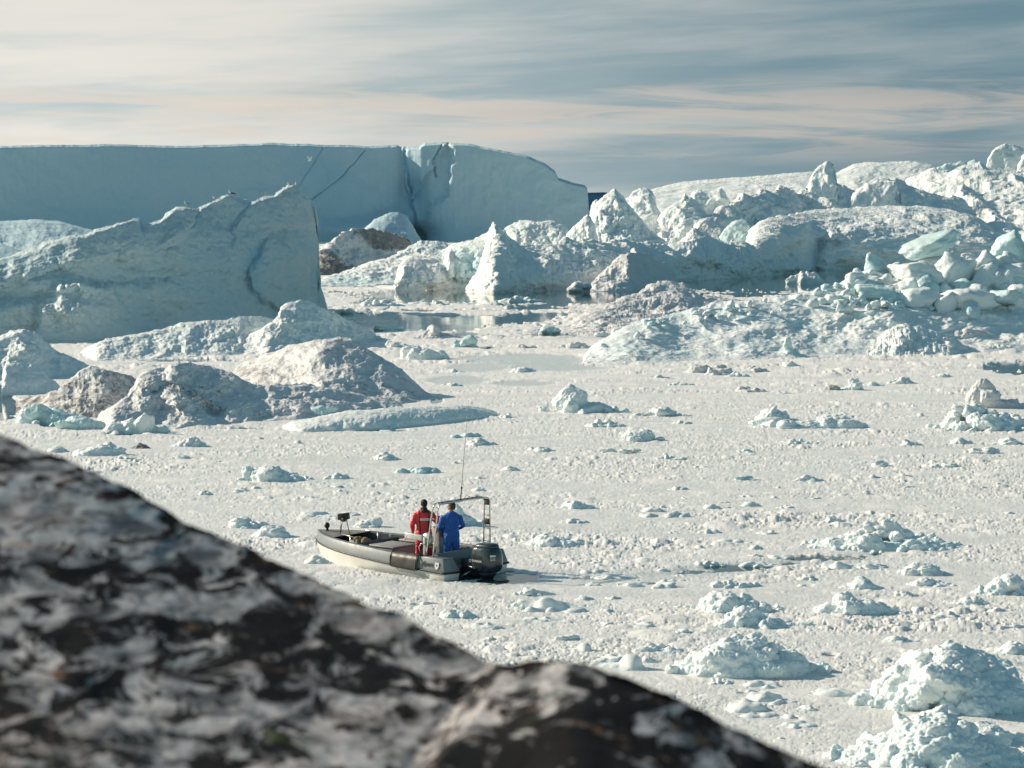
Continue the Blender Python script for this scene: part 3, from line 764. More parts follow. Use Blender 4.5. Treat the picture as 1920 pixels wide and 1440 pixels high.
    B('rounded_iceberg', 'smooth grey-brown dome of ice in the hollow of the far wall', [(680, 432), (700, 412), (724, 400), (745, 397), (762, 404), (775, 424), (790, 452)], [(680, 462), (790, 462)], 60, kind='shade', rf=.5, p=1.5, seed=14, macro=.03, rel=.04, disp=.7, size=2.5, dirt=.46,
      dist=[(680, 620), (790, 640)])
    B('ice_ramp', 'snow ramp sloping up to the right in front of the striped dirty iceberg',
      [(592, 530), (620, 516), (660, 502), (700, 490), (740, 476), (766, 462), (790, 452), (820, 452), (845, 460), (860, 480)], [(592, 536), (700, 534), (860, 530)], 45, kind='snowy', rf=.75, p=.9, seed=15, rel=.10, size=2.5, disp=.8, tints=[(680, 528, 90, 10, .6)])
    B('iceberg', 'blocky white iceberg with a sheer green-tinted face, left of the thin spire',
      [(742, 534), (745, 512), (749, 494), (757, 485), (775, 481), (800, 481), (828, 476), (840, 464), (848, 457), (880, 449), (915, 438), (945, 432), (960, 450)], [(742, 546), (840, 541), (960, 541)], 34, kind='snowy', rf=.5, p=3.2, seed=16, rel=.14, size=2.5, ribs=.12,
      dents=[(880, 500, 36, 40, 3.5), (842, 490, 6, 30, -2.5)], tints=[(885, 500, 32, 36, .6)], dirts=[(750, 542, 12, 6, .6)])
    B('spire_iceberg', 'iceberg with a thin horn-like spire on its left end, mirrored in dark water',
      [(877, 543), (884, 532), (896, 512), (906, 488), (914, 464), (919, 440), (921.5, 421), (926, 416), (930, 423), (938, 436), (950, 450), (970, 458), (1000, 462), (1030, 458), (1060, 450), (1085, 454), (1110, 452), (1150, 452), (1200, 456), (1270, 462), (1290, 480)],
      [(877, 547), (1000, 546), (1100, 541), (1200, 534), (1290, 526)], 40, kind='snowy', rf=.5, p=2.6, seed=17, macro=.17, rel=.13, size=2.2, ribs=.14, lam=(110, 70), dens=.9, jag=.7,
      dents=[(930, 540, 34, 90, -6)])
    B('iceberg', 'small glassy white iceberg behind the spire', [(946, 428), (960, 419), (976, 415), (1000, 412), (1020, 410), (1040, 413), (1056, 422), (1066, 436), (1072, 450)], [(946, 505), (1072, 505)], 30, kind='snowy', rf=.5, p=1.5, seed=18, rel=.14, size=2.2)
    B('pointed_iceberg', 'largest pyramid-shaped white peak in the middle distance',
      [(1085, 470), (1097, 430), (1108, 405), (1113, 390), (1125, 375), (1140, 362), (1152, 354), (1160, 360), (1173, 376), (1190, 396), (1205, 412), (1220, 430), (1250, 450), (1270, 470)], [(1085, 500), (1270, 500)], 50, kind='snowy', rf=.55, p=1.0, seed=19, macro=.085, rel=.13, size=2.8, ribs=.22, jag=.5)
    B('pointed_iceberg', 'smaller leaning white peak just left of the largest pyramid peak',
      [(1040, 470), (1055, 450), (1070, 432), (1084, 416), (1094, 406), (1101, 401), (1107, 406), (1112, 422), (1120, 448), (1130, 470)], [(1040, 510), (1130, 510)], 34, kind='snowy', rf=.5, p=1.0, seed=20, macro=.085, rel=.12, size=2.5, ribs=.15, jag=.5)
    B('iceberg', 'pale block of ice showing behind the left flank of the pyramid peak', [(1106, 400), (1108, 382), (1114, 374), (1140, 371), (1160, 372), (1172, 400)], [(1106, 460), (1172, 460)], 30, kind='snowy', rf=.4, p=2, seed=21, macro=.17, rel=.1, size=2.5, dist=[(1106, 560), (1172, 560)])
    B('iceberg', 'square-topped pale ice block right behind the pyramid peak', [(1180, 385), (1183, 361), (1200, 355), (1213, 354), (1225, 358), (1229, 378), (1240, 400), (1249, 425)], [(1180, 470), (1249, 470)], 30, kind='soft', rf=.4, p=1.8, seed=22, macro=.17, rel=.12, size=2.5, jag=.6, dist=[(1180, 520), (1249, 520)])
    B('iceberg', 'tent-shaped white iceberg between the square block and the snow hill', [(1232, 412), (1250, 392), (1266, 378), (1284, 362), (1296, 368), (1310, 382), (1326, 400), (1340, 415)], [(1232, 470), (1340, 470)], 34, kind='snowy', rf=.5, p=1.1, seed=23, macro=.17, rel=.10, size=3, dist=[(1232, 500), (1340, 500)], jag=.6)
    B('iceberg', 'flat-topped blue-white block directly behind the tent-shaped iceberg', [(1296, 380), (1300, 362), (1312, 356), (1330, 357), (1352, 355), (1360, 366), (1368, 385)], [(1296, 470), (1368, 470)], 30, kind='soft', rf=.4, p=1.6, seed=24, macro=.17, rel=.12, size=3, dist=[(1296, 540), (1368, 540)])
    B('snow_hill', 'broad smooth white ice dome on the skyline, right of centre',
      [(1160, 376), (1190, 366), (1230, 352), (1280, 341), (1340, 335), (1400, 331), (1440, 328), (1480, 325), (1520, 322), (1560, 325), (1620, 340), (1700, 360)], [(1160, 452), (1700, 452)], 420, kind='soft', rf=.6, p=.85, seed=25, macro=.03, rel=.02, disp=.22, size=9, jag=.5,
      dist=[(1160, 900), (1700, 900)])
    B('snow_hill', 'bright rounded snow dome on the skyline behind the right-hand ridge',
      [(1540, 345), (1562, 326), (1590, 312), (1600, 307), (1640, 303), (1690, 302), (1720, 302), (1745, 308), (1765, 316), (1800, 322), (1850, 345)], [(1540, 456), (1850, 456)], 260, kind='soft', rf=.55, p=.85, seed=26, macro=.03, rel=.03, disp=.3, size=7, jag=.5,
      dist=[(1540, 760), (1850, 760)])
    B('ice_block', 'upright carved block of ice standing on the skyline ridge', [(1517, 352), (1519, 330), (1524, 320), (1536, 310), (1550, 303), (1560, 304), (1566, 310), (1566, 330), (1570, 352)], [(1517, 420), (1570, 420)], 16, kind='soft', rf=.5, p=1.5, seed=27, macro=.17, rel=.16, size=2.2, dist=[(1517, 590), (1570, 590)], jag=.6)
    B('iceberg', 'jagged blue-white ice towers on the skyline at the upper right', [(1745, 330), (1756, 312), (1775, 306), (1800, 302), (1812, 306), (1828, 300), (1840, 310), (1850, 330)], [(1745, 440), (1850, 440)], 30, kind='blue', rf=.5, p=1.6, seed=28, rel=.14, size=2.5, dist=[(1745, 745), (1850, 745)])
    B('iceberg', 'tall rounded ice tower at the top of the upper right corner', [(1843, 320), (1850, 298), (1860, 282), (1867, 274), (1884, 268), (1898, 270), (1910, 275), (1917, 282), (1919, 300), (1921, 330)], [(1843, 440), (1921, 440)], 30, kind='soft', rf=.5, p=1.3, seed=29, rel=.12, size=2.5, ribs=.15, dist=[(1843, 735), (1921, 735)], jag=.5)
    B('iceberg', 'pale ice pillar cut by the right edge at the top right', [(1904, 330), (1912, 305), (1922, 290), (1950, 280), (2000, 300)], [(1904, 440), (2000, 440)], 22, kind='soft', rf=.5, p=1.3, seed=30, rel=.12, size=2.5, dist=[(1904, 725), (2000, 725)])
    B('rugged_iceberg', 'rugged grey-white ridge of ice climbing to the upper right corner',
      [(1660, 372), (1690, 345), (1705, 334), (1722, 330), (1742, 320), (1760, 324), (1800, 316), (1820, 308), (1838, 302), (1856, 312), (1880, 318), (1905, 322), (1960, 330), (2040, 340)],
      [(1660, 470), (1800, 474), (2040, 474)], 150, kind='snowy', rf=.85, p=.75, seed=31, macro=.17, rel=.055, lam=(70, 30), disp=.45, size=3.2, ribs=.08, dens=.9, dirt=.18, jag=1.2)
    B('rugged_iceberg', 'craggy grey-white ridge crossing the middle of the right half',
      [(1262, 470), (1285, 440), (1300, 428), (1330, 405), (1360, 382), (1380, 370), (1396, 362), (1420, 362), (1440, 356), (1470, 348), (1487, 350), (1502, 360), (1530, 354), (1561, 346), (1580, 350), (1596, 360), (1612, 350), (1627, 341), (1650, 338), (1688, 340), (1700, 352), (1740, 356), (1800, 372), (1830, 400)],
      [(1262, 500), (1500, 482), (1830, 474)], 90, kind='snowy', rf=.8, p=.85, seed=32, macro=.17, rel=.085, lam=(60, 32), disp=.5, size=2.8, ribs=.10, dens=.9, dirt=.16, jag=1.3)
    lump('ice_block', 'rounded white boulder of ice on the craggy ridge, below the skyline dome', 1660, 383, 74, 44, 'soft', 'rubble', 33, cat='ice block', n=14) if False else None
    B('ice_block', 'rounded white ice boulder with an undercut side on top of the craggy ridge', [(1596, 372), (1606, 356), (1622, 345), (1650, 338), (1680, 338), (1690, 344), (1690, 366), (1684, 380)], [(1596, 384), (1640, 390), (1684, 386)], 10, kind='soft', rf=.5, p=1.5, seed=33, macro=.17, rel=.16, size=2, dist=[(1596, 568), (1684, 568)])
    B('iceberg', 'translucent wedge of ice at the left foot of the long smooth berg', [(1340, 455), (1352, 436), (1364, 424), (1380, 414), (1396, 410), (1404, 422), (1410, 440), (1414, 458)], [(1340, 500), (1414, 500)], 12, kind='glassy', rf=.5, p=1.4, seed=34, rel=.10, size=2)
    B('smooth_iceberg', 'long whaleback iceberg with scalloped sunlit top and smooth shaded side',
      [(1395, 470), (1405, 430), (1425, 412), (1470, 404), (1517, 396), (1560, 392), (1605, 389), (1660, 386), (1714, 386), (1760, 390), (1790, 395), (1820, 402), (1845, 415), (1862, 432), (1880, 440), (1900, 470)],
      [(1395, 518), (1500, 508), (1535, 505), (1627, 502), (1760, 500), (1900, 500)], 70, kind='snowy', rf=.6, p=3.0, seed=35, macro=.08, rel=.09, lam=(120, 36), disp=.7, size=2.2, dens=.9, jag=.4,
      dents=[(1540, 470, 30, 30, 3), (1455, 460, 26, 40, -5)],
      steps=[([(1395, 400), (1470, 404), (1520, 420), (1500, 450), (1470, 470), (1450, 520), (1380, 520)], -5, 10), ([(1560, 432), (1640, 412), (1740, 408), (1850, 430), (1910, 470), (1910, 520), (1540, 520), (1545, 460)], -6, 9)])
    B('iceberg', 'shaded grey iceberg with a ragged top, standing at the edge of the dark channel',
      [(1215, 500), (1240, 474), (1262, 455), (1280, 450), (1290, 441), (1297, 432), (1302, 429), (1312, 436), (1325, 441), (1345, 450), (1364, 455), (1372, 450), (1400, 455), (1430, 459), (1460, 466), (1487, 476), (1505, 490), (1520, 502)],
      [(1215, 532), (1300, 526), (1400, 521), (1500, 511), (1520, 508)], 36, kind='snowy', rf=.45, p=3, seed=36, macro=.17, rel=.13, size=2.0, disp=1.0, ribs=.12, dirts=[(1320, 505, 60, 20, .3)])
    B('dirty_iceberg', 'grey-brown cone of ice with its foot in dark water, centre right',
      [(1098, 541), (1118, 520), (1136, 502), (1152, 488), (1167, 478), (1184, 472), (1198, 470), (1215, 476), (1232, 486), (1250, 498), (1264, 512), (1270, 530)], [(1098, 547), (1180, 546), (1270, 534)], 22, kind='dirty', rf=.55, p=1.1, seed=37, rel=.14, size=1.6, dirt=.38, ribs=.16)
    lump('ice_lump', 'rounded dark-footed ice knob at the waterline left of the grey-brown cone', 1090, 548, 40, 24, 'dirty', 'dome', 38, dirt=.4)
    lump('ice_floe', 'small white floe with a mirror image in the dark channel', 1519, 533, 70, 32, 'snowy', 'floe', 39, cat='ice floe')
    # --- right group
    B('dirty_iceberg', 'low tan-coloured ridge of crumbled ice between the channel and the big ice heap',
      [(1040, 622), (1060, 606), (1090, 590), (1120, 576), (1150, 565), (1180, 552), (1200, 545), (1222, 530), (1250, 527), (1280, 530), (1298, 540), (1310, 552), (1350, 556), (1400, 562), (1440, 575)],
      [(1040, 630), (1120, 634), (1220, 622), (1440, 600)], 40, kind='dirty', rf=.85, p=.9, seed=40, rel=.12, lam=(50, 22), size=1.3, dirt=.36, ribs=.06, disp=.7, dens=.9)
    B('ice_heap', 'big snowy ice heap on the right, its left end a pitted white bank',
      [(1093, 680), (1098, 668), (1106, 657), (1124, 638), (1150, 622), (1170, 610), (1200, 600), (1233, 591), (1265, 583), (1299, 578), (1340, 570), (1386, 565), (1430, 562), (1474, 556), (1510, 550), (1540, 545), (1570, 530), (1600, 516), (1635, 505), (1680, 502), (1740, 500), (1790, 500), (1850, 492), (1920, 484), (2060, 480)],
      [(1093, 688), (1180, 687), (1300, 678), (1400, 677), (1500, 673), (1620, 668), (1800, 664), (1920, 660), (2060, 655)], 26, kind='soft', rf=.72, p=.95, seed=41, macro=.07, rel=.12, lam=(130, 60), size=1.1, disp=.34, ribs=.03, dens=.95,
      dents=[(1640, 585, 130, 22, -1.2), (1500, 620, 120, 24, 1.0)], tints=[(1300, 585, 160, 12, .35), (1150, 640, 50, 30, .2)])
    B('ice_knoll', 'small snow knoll with fluted sides in front of the big heap, by the pack ice',
      [(1613, 664), (1622, 650), (1632, 645), (1650, 630), (1662, 618), (1672, 612), (1684, 606), (1700, 604), (1712, 610), (1735, 614), (1760, 624), (1785, 632), (1800, 642), (1815, 655), (1826, 662)],
      [(1613, 668), (1700, 670), (1780, 668), (1826, 664)], 9, kind='snowy', rf=.6, p=1.0, seed=42, rel=.15, size=.9, ribs=.2, dens=1.0, dirts=[(1640, 655, 20, 14, .35)])
    lump('ice_lump', 'dirty brownish knob of ice right of the fluted snow knoll', 1822, 656, 44, 44, 'dirty', 'rubble', 43, dirt=.40)
    lump('ice_lump', 'trail of low snowy crumbs right of the brownish knob', 1870, 660, 90, 20, 'snowy', 'rubble', 44, dirt=.2)
    lump('ice_chunk', 'egg-shaped pale chunk at the foot of the big heap', 1408, 673, 44, 22, 'soft', 'dome', 45, cat='ice chunk', amp=.6)
    lump('ice_chunk', 'upright translucent tooth of ice leaning on the foot of the big heap', 1486, 672, 36, 42, 'glassy', 'peak', 46, cat='ice chunk', n=5, depth=1.2)
    # blocks piled on the heap
    rg = np.random.default_rng(5)
    mat = M('blue', 0.6); mat2 = M('soft', 0.6)
    def block(i, px, py, w, h, Y, boxy, label, group=None, sub=4, m=None, rot=0.0):
        Y = surf_y(41, px, min(max(py + h * .25, np.interp(px, SURF[41][0], SURF[41][1][:, -1]) + 1), 660)) + (py < np.interp(px, SURF[41][0], SURF[41][1][:, -1])) * .8 - .12 * h / 30
        if h > 35 and py > 540: Y += .55
        x, y, z = [float(q) for q in at_y(px, py, Y)]
        s = F / Y
        v, f = ico(sub); v = v.copy()
        o = rg.uniform(-90, 90, 3)
        k = 2.1 + 2.6 * boxy
        sup = (np.abs(v) ** k).sum(1) ** (-1 / k) * .4 + .6 * polyr(v, rg, 9) if boxy > .75 else polyr(v, rg, 11)
        v = v * sup[:, None] * 1.22
        th = rg.uniform(-.5, .5); c_, s_ = math.cos(th), math.sin(th)
        r = 1 + .16 * perlin(v[:, 0] * 1.2 + o[0], v[:, 1] * 1.2 + o[1], v[:, 2] * 1.2 + o[2]) + .10 * perlin(v[:, 0] * 3.3 + o[0], v[:, 1] * 3.3, v[:, 2] * 3.3) + .035 * perlin(v[:, 0] * 7, v[:, 1] * 7 + o[1], v[:, 2] * 7) + .02 * perlin(v[:, 0] * 15, v[:, 1] * 15 + o[1], v[:, 2] * 15)
        v = v * r[:, None]
        v = v * (w / s / 2, w / s / 2 * rg.uniform(.7, 1.0), h / s / 2)
        v = np.stack([v[:, 0] * c_ - v[:, 1] * s_, v[:, 0] * s_ + v[:, 1] * c_, v[:, 2]], -1)
        if rot:
            c2, s2 = math.cos(rot), math.sin(rot)
            v = np.stack([v[:, 0] * c2 - v[:, 2] * s2, v[:, 1], v[:, 0] * s2 + v[:, 2] * c2], -1)
        nz = np.zeros(len(v))
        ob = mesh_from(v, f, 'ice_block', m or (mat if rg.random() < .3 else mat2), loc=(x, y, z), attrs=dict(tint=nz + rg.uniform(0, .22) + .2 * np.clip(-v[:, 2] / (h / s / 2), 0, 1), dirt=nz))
        tag(ob, label, 'ice block', group)
    Yb = 142.0
    block(0, 1736, 466, 92, 34, 150, .8, 'large translucent slab tilted on the very top of the ice heap', m=M('glassy', .6), rot=.22)
    block(1, 1765, 492, 76, 40, 149, .4, 'grey-white block propping up the tilted slab')
    block(2, 1892, 476, 78, 54, 146, .3, 'tall rounded blue block near the right edge, highest of its corner of the heap')
    block(3, 1905, 515, 80, 60, 143, .4, 'big pale block below the tall rounded one, cut by the right edge')
    block(4, 1845, 505, 62, 50, 144, .5, 'squarish block left of the tall rounded blue one')
    block(5, 1722, 560, 84, 42, 136.5, .9, 'square-cornered snow block low in the front of the heap, left of the blue gap')
    block(6, 1806, 562, 84, 42, 136.5, .9, 'square-cornered snow block just right of the blue gap')
    block(7, 1720, 518, 84, 50, 141, .3, 'large rounded block above the left square-cornered one')
    block(8, 1790, 515, 70, 54, 141, .3, 'large rounded block above the blue gap')
    block(9, 1640, 500, 52, 42, 148, .4, 'isolated knobbly block at the left shoulder of the pile')
    block(10, 1880, 560, 70, 38, 138, .4, 'low rounded block at the right end of the front of the pile')
    block(11, 1642, 550, 110, 32, 137, .6, 'long snow-covered block at the left front of the pile')
    G = 'tumbled blocks of the ice heap'
    lab = 'one of many small rounded white blocks tumbled over the top of the right-hand heap'
    for i in range(130):
        u = rg.uniform(0, 1)
        px = 1555 + 365 * u
        crest = np.interp(px, [1555, 1600, 1640, 1700, 1780, 1850, 1920], [530, 512, 488, 486, 484, 478, 466])
        v = rg.uniform(0, 1)
        py = crest + 8 + v * (585 - crest - 14)
        w = rg.uniform(14, 46) * (0.7 + .5 * u) * (1 if rg.random() < .6 else .6)
        block(20 + i, px, py, w, w * rg.uniform(.65, 1.0), 150 - 12 * v, rg.uniform(.1, .9), lab, G, sub=3)
    for i in range(46):
        px = rg.uniform(1110, 1570); yy = np.interp(px, [1110, 1233, 1386, 1474, 1570], [655, 592, 566, 557, 535]) + rg.uniform(0, 26)
        w = rg.uniform(7, 18) + (8 if px > 1480 else 0)
        Yy = np.interp(px, [1110, 1233, 1570], [152, 155, 148]) - rg.uniform(0, 5)
        block(160 + i, px, yy, w, w * rg.uniform(.6, .9), Yy, rg.uniform(.1, .9), 'one of the small frosty chunks strewn along the crest of the pitted white bank', 'chunks on the crest of the pitted bank', sub=2)
build_bergs()
# ------------------------------------------------------------------ floating lumps in the pack
def build_lumps():
    G = 'ice lumps frozen into the pack'
    # (cx, waterline row, width, height, style, ice, dirt, label)
    T = [
     (1100, 777, 168, 56, 'peak', 'soft', 0, 'isolated white ice hill with a blunt peak on its left half', .30),
     (1872, 810, 226, 60, 'heap', 'soft', .05, 'broad rubbly ice mound cut by the right edge, its front half', None),
     (1880, 768, 165, 62, 'peak', 'dirty', .28, 'yellowish-grey ice dome rising behind the rubbly mound at the right edge', .30),
     (1520, 806, 215, 36, 'floe', 'soft', 0, 'long low grey-blue floe right of centre, tapering to the right', None),
     (1452, 790, 60, 30, 'rubble', 'soft', 0, 'small rubbly hump behind the left end of the long low grey-blue floe', None),
     (1556, 804, 66, 13, 'floe', 'snowy', 0, 'thin strip of ice along the front of the long low grey-blue floe', None),
     (1200, 829, 66, 31, 'dome', 'soft', .1, 'smooth little ice dome with a dark shaded side', None),
     (1238, 828, 20, 11, 'dome', 'soft', 0, 'tiny round lump touching the right foot of the smooth little dome', None),
     (1165, 853, 84, 14, 'slab', 'snowy', 0, 'flat ice bar below the smooth little dome', None),
     (1248, 783, 104, 22, 'rubble', 'snowy', 0, 'low spread of rubble right of the isolated white ice hill', None),
     (1135, 803, 92, 20, 'rubble', 'snowy', 0, 'low spread of rubble just below the isolated white ice hill', None),
     (1278, 797, 44, 10, 'floe', 'snowy', 0, 'small thin floe under the rubble right of the white ice hill', None),
     (1410, 737, 64, 18, 'rubble', 'dirty', .22, 'tan-tinged rubble patch in front of the big heap', None),
     (1562, 733, 36, 15, 'rubble', 'dirty', .62, 'small dark brown muddy ice lump, left of the white pointed one', None),
     (1598, 733, 42, 25, 'peak', 'soft', 0, 'small white pointed lump beside the dark brown muddy one', .72),
     (1640, 726, 60, 11, 'rubble', 'soft', 0, 'thin trail of ice right of the white pointed lump', None),
     (1692, 721, 62, 16, 'rubble', 'snowy', 0, 'rubble patch between the white pointed lump and the right-hand dome', None),
     (1768, 709, 50, 11, 'rubble', 'snowy', .2, 'flat greyish rubble strip above the right-hand dome', None),
     (1312, 701, 56, 22, 'dome', 'dirty', .42, 'brown rounded ice knob at the foot of the pitted white bank', None),
     (1352, 705, 60, 24, 'rubble', 'dirty', .18, 'cream-coloured ice knob next to the brown rounded one', None),
     (1418, 700, 64, 16, 'rubble', 'dirty', .48, 'brown ridge of dirty rubble at the right end of the brown knobs', None),
     (1384, 708, 46, 13, 'floe', 'soft', 0, 'clean white strip in front of the brown rubble ridge', None),
     (1484, 689, 36, 14, 'rubble', 'snowy', 0, 'small rubble hump between the brown ridge and the egg-shaped chunk', None),
     (980, 700, 54, 17, 'rubble', 'soft', 0, 'small clean rubble pile on the grey slush, centre of the photo', None),
     (1242, 712, 54, 11, 'rubble', 'snowy', 0, 'low rubble strip in front of the left tip of the pitted white bank', None),
     (1275, 724, 60, 9, 'floe', 'snowy', 0, 'faint low floe under the left tip of the pitted white bank', None),
     (1500, 836, 96, 16, 'rubble', 'snowy', 0, 'broken rubble strip below the long low grey-blue floe', None),
     (1400, 851, 64, 12, 'rubble', 'snowy', 0, 'short rubble strip left of the broken strip below the grey-blue floe', None),
     (1018, 849, 60, 14, 'rubble', 'snowy', 0, 'rubble lump right of the whip aerial, halfway to the smooth little dome', None),
     (1256, 864, 66, 14, 'rubble', 'soft', 0, 'rubble lump right of the flat ice bar', None),
     (1708, 837, 48, 16, 'rubble', 'soft', 0, 'small lump with a blue shaded side, left of the pair near the right edge', None),
     (1806, 834, 54, 15, 'rubble', 'soft', 0, 'small lump of the pair near the right edge, the left one', None),
     (1892, 836, 66, 18, 'rubble', 'soft', 0, 'small lump of the pair near the right edge, the right one', None),
     (1852, 853, 78, 18, 'floe', 'snowy', 0, 'long grey floe just below the pair of lumps near the right edge', None),
     (1656, 877, 42, 14, 'dome', 'soft', 0, 'small bluish dome in the open pack, right half', None),
     (1768, 879, 78, 14, 'floe', 'snowy', 0, 'thin floe between the small bluish dome and the right edge', None),
     (1400, 903, 68, 13, 'slab', 'blue', 0, 'flat pale blue cake of ice alone in the open pack', None),
     (1516, 905, 68, 16, 'rubble', 'snowy', 0, 'rubbly cake right of the flat pale blue one', None),
     (1643, 899, 34, 10, 'rubble', 'snowy', 0, 'tiny lump right of the rubbly cake', None),
     (1700, 896, 34, 10, 'rubble', 'snowy', 0, 'tiny lump midway between the rubbly cake and the right edge', None),
     (1275, 921, 56, 11, 'rubble', 'snowy', 0, 'low crumbled lump left of the flat pale blue cake', None),
     (1084, 957, 90, 21, 'rubble', 'soft', 0, 'blue-shaded lump with a long tail, right of the boat arch', None),
     (1080, 984, 78, 15, 'rubble', 'snowy', 0, 'thin lump directly under the long-tailed one', None),
     (1478, 956, 50, 11, 'rubble', 'snowy', 0, 'upper of two small lumps in the middle of the open pack', None),
     (1470, 977, 44, 11, 'rubble', 'snowy', 0, 'lower of two small lumps in the middle of the open pack', None),
     (1390, 974, 34, 10, 'rubble', 'snowy', 0, 'tiny lump left of the two small stacked lumps', None),
     (1562, 982, 58, 15, 'rubble', 'soft', 0, 'small lump above the big rubble island', None),
     (1048, 1029, 142, 33, 'rubble', 'soft', 0, 'wide lump with a blue shaded face, right of the outboard motor', .35),
     (1668, 1037, 312, 58, 'heap', 'soft', 0, 'big rubble island with many round knobs above the dark lead', .50),
     (1045, 1061, 48, 12, 'rubble', 'snowy', 0, 'small lump below the wide one right of the motor', None),
     (1120, 1059, 30, 9, 'dome', 'soft', 0, 'tiny bluish lump below the wide one right of the motor', None),
     (1332, 1063, 70, 17, 'rubble', 'soft', 0, 'low bluish rubble lump at the left end of the dark lead', None),
     (1734, 1083, 106, 31, 'rubble', 'soft', 0, 'blue-shaded lump right of the dark lead, upper of two', .45),
     (1754, 1104, 108, 24, 'rubble', 'soft', 0, 'wide flat lump right of the dark lead, lower of two', None),
     (1384, 1106, 112, 28, 'rubble', 'snowy', 0, 'rough lump with an upright splinter at its left end', .1),
     (1388, 1153, 160, 52, 'rubble', 'soft', 0, 'large rounded lump, upper of the two overlapping in the lower middle', .28),
     (1410, 1181, 136, 52, 'rubble', 'soft', 0, 'large rounded lump, lower of the two overlapping in the lower middle', .40),
     (1410, 1273, 290, 98, 'heap', 'soft', 0, 'large island of ice with a hollow on top, lower middle', .45),
     (1355, 1288, 72, 18, 'rubble', 'snowy', 0, 'small crumbly lump hugging the front of the hollow island', None),
     (1612, 1156, 158, 50, 'rubble', 'soft', 0, 'large lump with steep white left side, right of the overlapping pair', .30),
     (1618, 1108, 80, 26, 'rubble', 'soft', 0, 'rounded lump right behind the one with the steep white side', None),
     (1705, 1122, 64, 18, 'rubble', 'snowy', 0, 'thin lump right of the steep white-sided one', None),
     (1886, 1119, 112, 46, 'rubble', 'soft', 0, 'large lump cut by the right edge, level with the overlapping pair', .6),
     (1826, 1138, 92, 24, 'rubble', 'snowy', 0, 'lower lump in front of the one cut by the right edge', None),
     (1874, 1151, 50, 14, 'rubble', 'snowy', 0, 'little lump under the one cut by the right edge', None),
     (1814, 1342, 352, 142, 'heap', 'soft', 0, 'tallest knobbly ice heap, lower right corner, upper of two', .38),
     (1776, 1452, 380, 118, 'heap', 'soft', 0, 'wide ice heap at the bottom right, cut by the bottom edge', .45),
     (1856, 1400, 130, 56, 'rubble', 'soft', 0, 'smooth rounded boulder of ice between the two corner heaps', .35),
     (1302, 1404, 0, 0, '', '', 0, '', None),
     (1688, 1208, 74, 19, 'rubble', 'soft', 0, 'small dark-sided lump above the tallest knobbly heap', None),
     (1904, 1230, 70, 32, 'rubble', 'soft', 0, 'rounded lump at the right edge above the tallest knobbly heap', None),
     (1232, 1231, 124, 27, 'rubble', 'soft', 0, 'wide lump left of the hollow island', .5),
     (1218, 1246, 40, 18, 'rubble', 'snowy', 0, 'small sharp lump under the wide one left of the hollow island', None),
     (1278, 1190, 38, 14, 'dome', 'soft', 0, 'little lump above the left end of the hollow island', None),
     (1152, 1153, 56, 14, 'slab', 'soft', 0, 'flat bluish cake left of the overlapping pair', None),
     (1148, 1178, 68, 17, 'rubble', 'snowy', 0, 'crumbly cake under the flat bluish one', None),
     (1068, 1206, 76, 18, 'slab', 'snowy', 0, 'thin splintered floe above the rock saddle', None),
     (1100, 1129, 44, 14, 'rubble', 'snowy', 0, 'small lump left of the flat bluish cake', None),
     (993, 1121, 74, 20, 'rubble', 'soft', 0, 'lump right of the stern, below the motor, upper of two', None),
     (976, 1145, 48, 18, 'rubble', 'soft', 0, 'lump right of the stern, below the motor, lower of two', None),
     (1503, 1103, 32, 9, 'rubble', 'snowy', 0, 'tiny lump above the large steep-sided lump', None),
     (1520, 1091, 64, 15, 'rubble', 'snowy', 0, 'low lump on the near side of the dark lead', None),
     (1486, 1273, 22, 15, 'rubble', 'soft', 0, 'tiny upright chunk right in front of the hollow island', None),
     (1514, 1337, 54, 17, 'rubble', 'snowy', 0, 'small lump left of the tallest knobbly heap', None),
     (1470, 1392, 44, 12, 'rubble', 'snowy', 0, 'small lump beside the rock slope at the bottom', None),
     (182, 857, 102, 30, 'dome', 'soft', 0, 'smooth blue-grey ice hump just above the rock at the left', None),
     (108, 850, 40, 17, 'rubble', 'snowy', 0, 'small rubble left of the smooth hump above the rock', None),
     (228, 866, 82, 13, 'rubble', 'snowy', 0, 'low rubble strip right of the smooth hump above the rock', None),
     (350, 840, 62, 23, 'rubble', 'soft', 0, 'bright rubble lump above the dark rock, near the brown debris', .7),
     (262, 843, 38, 13, 'rubble', 'dirty', .8, 'small patch of dark brown muddy debris on the pack ice', None),
     (339, 862, 40, 12, 'dome', 'soft', 0, 'little bluish lump below the bright one', None),
     (512, 905, 130, 40, 'rubble', 'soft', 0, 'rubble heap with blue shadows in the left middle of the pack', .35),
     (462, 903, 40, 37, 'slab', 'glassy', 0, 'upright glassy block at the left end of the rubble heap', None),
     (634, 901, 62, 16, 'rubble', 'snowy', 0, 'loose rubble right of the rubble heap with blue shadows', None),
     (724, 865, 64, 19, 'rubble', 'soft', 0, 'lump left of the whip aerial, upper one', None),
     (780, 890, 92, 19, 'floe', 'blue', 0, 'smooth turquoise floe left of the whip aerial', None),
     (624, 918, 54, 10, 'floe', 'soft', 0, 'thin bluish floe above the boat bow, upper of two', None),
     (638, 926, 38, 9, 'floe', 'soft', 0, 'thin bluish floe above the boat bow, lower of two', None),
     (575, 938, 48, 10, 'floe', 'snowy', 0, 'thin grey floe above left of the boat bow', None),
     (483, 919, 34, 10, 'rubble', 'soft', 0, 'tiny lump below the upright glassy block', None),
     (388, 931, 40, 13, 'rubble', 'snowy', 0, 'small lump close to the rock, left of the rubble heap', None),
     (872, 823, 96, 14, 'floe', 'blue', 0, 'flat pale turquoise floe crossed by the whip aerial', None),
     (902, 837, 66, 19, 'rubble', 'soft', 0, 'lump just right of the whip aerial', .4),
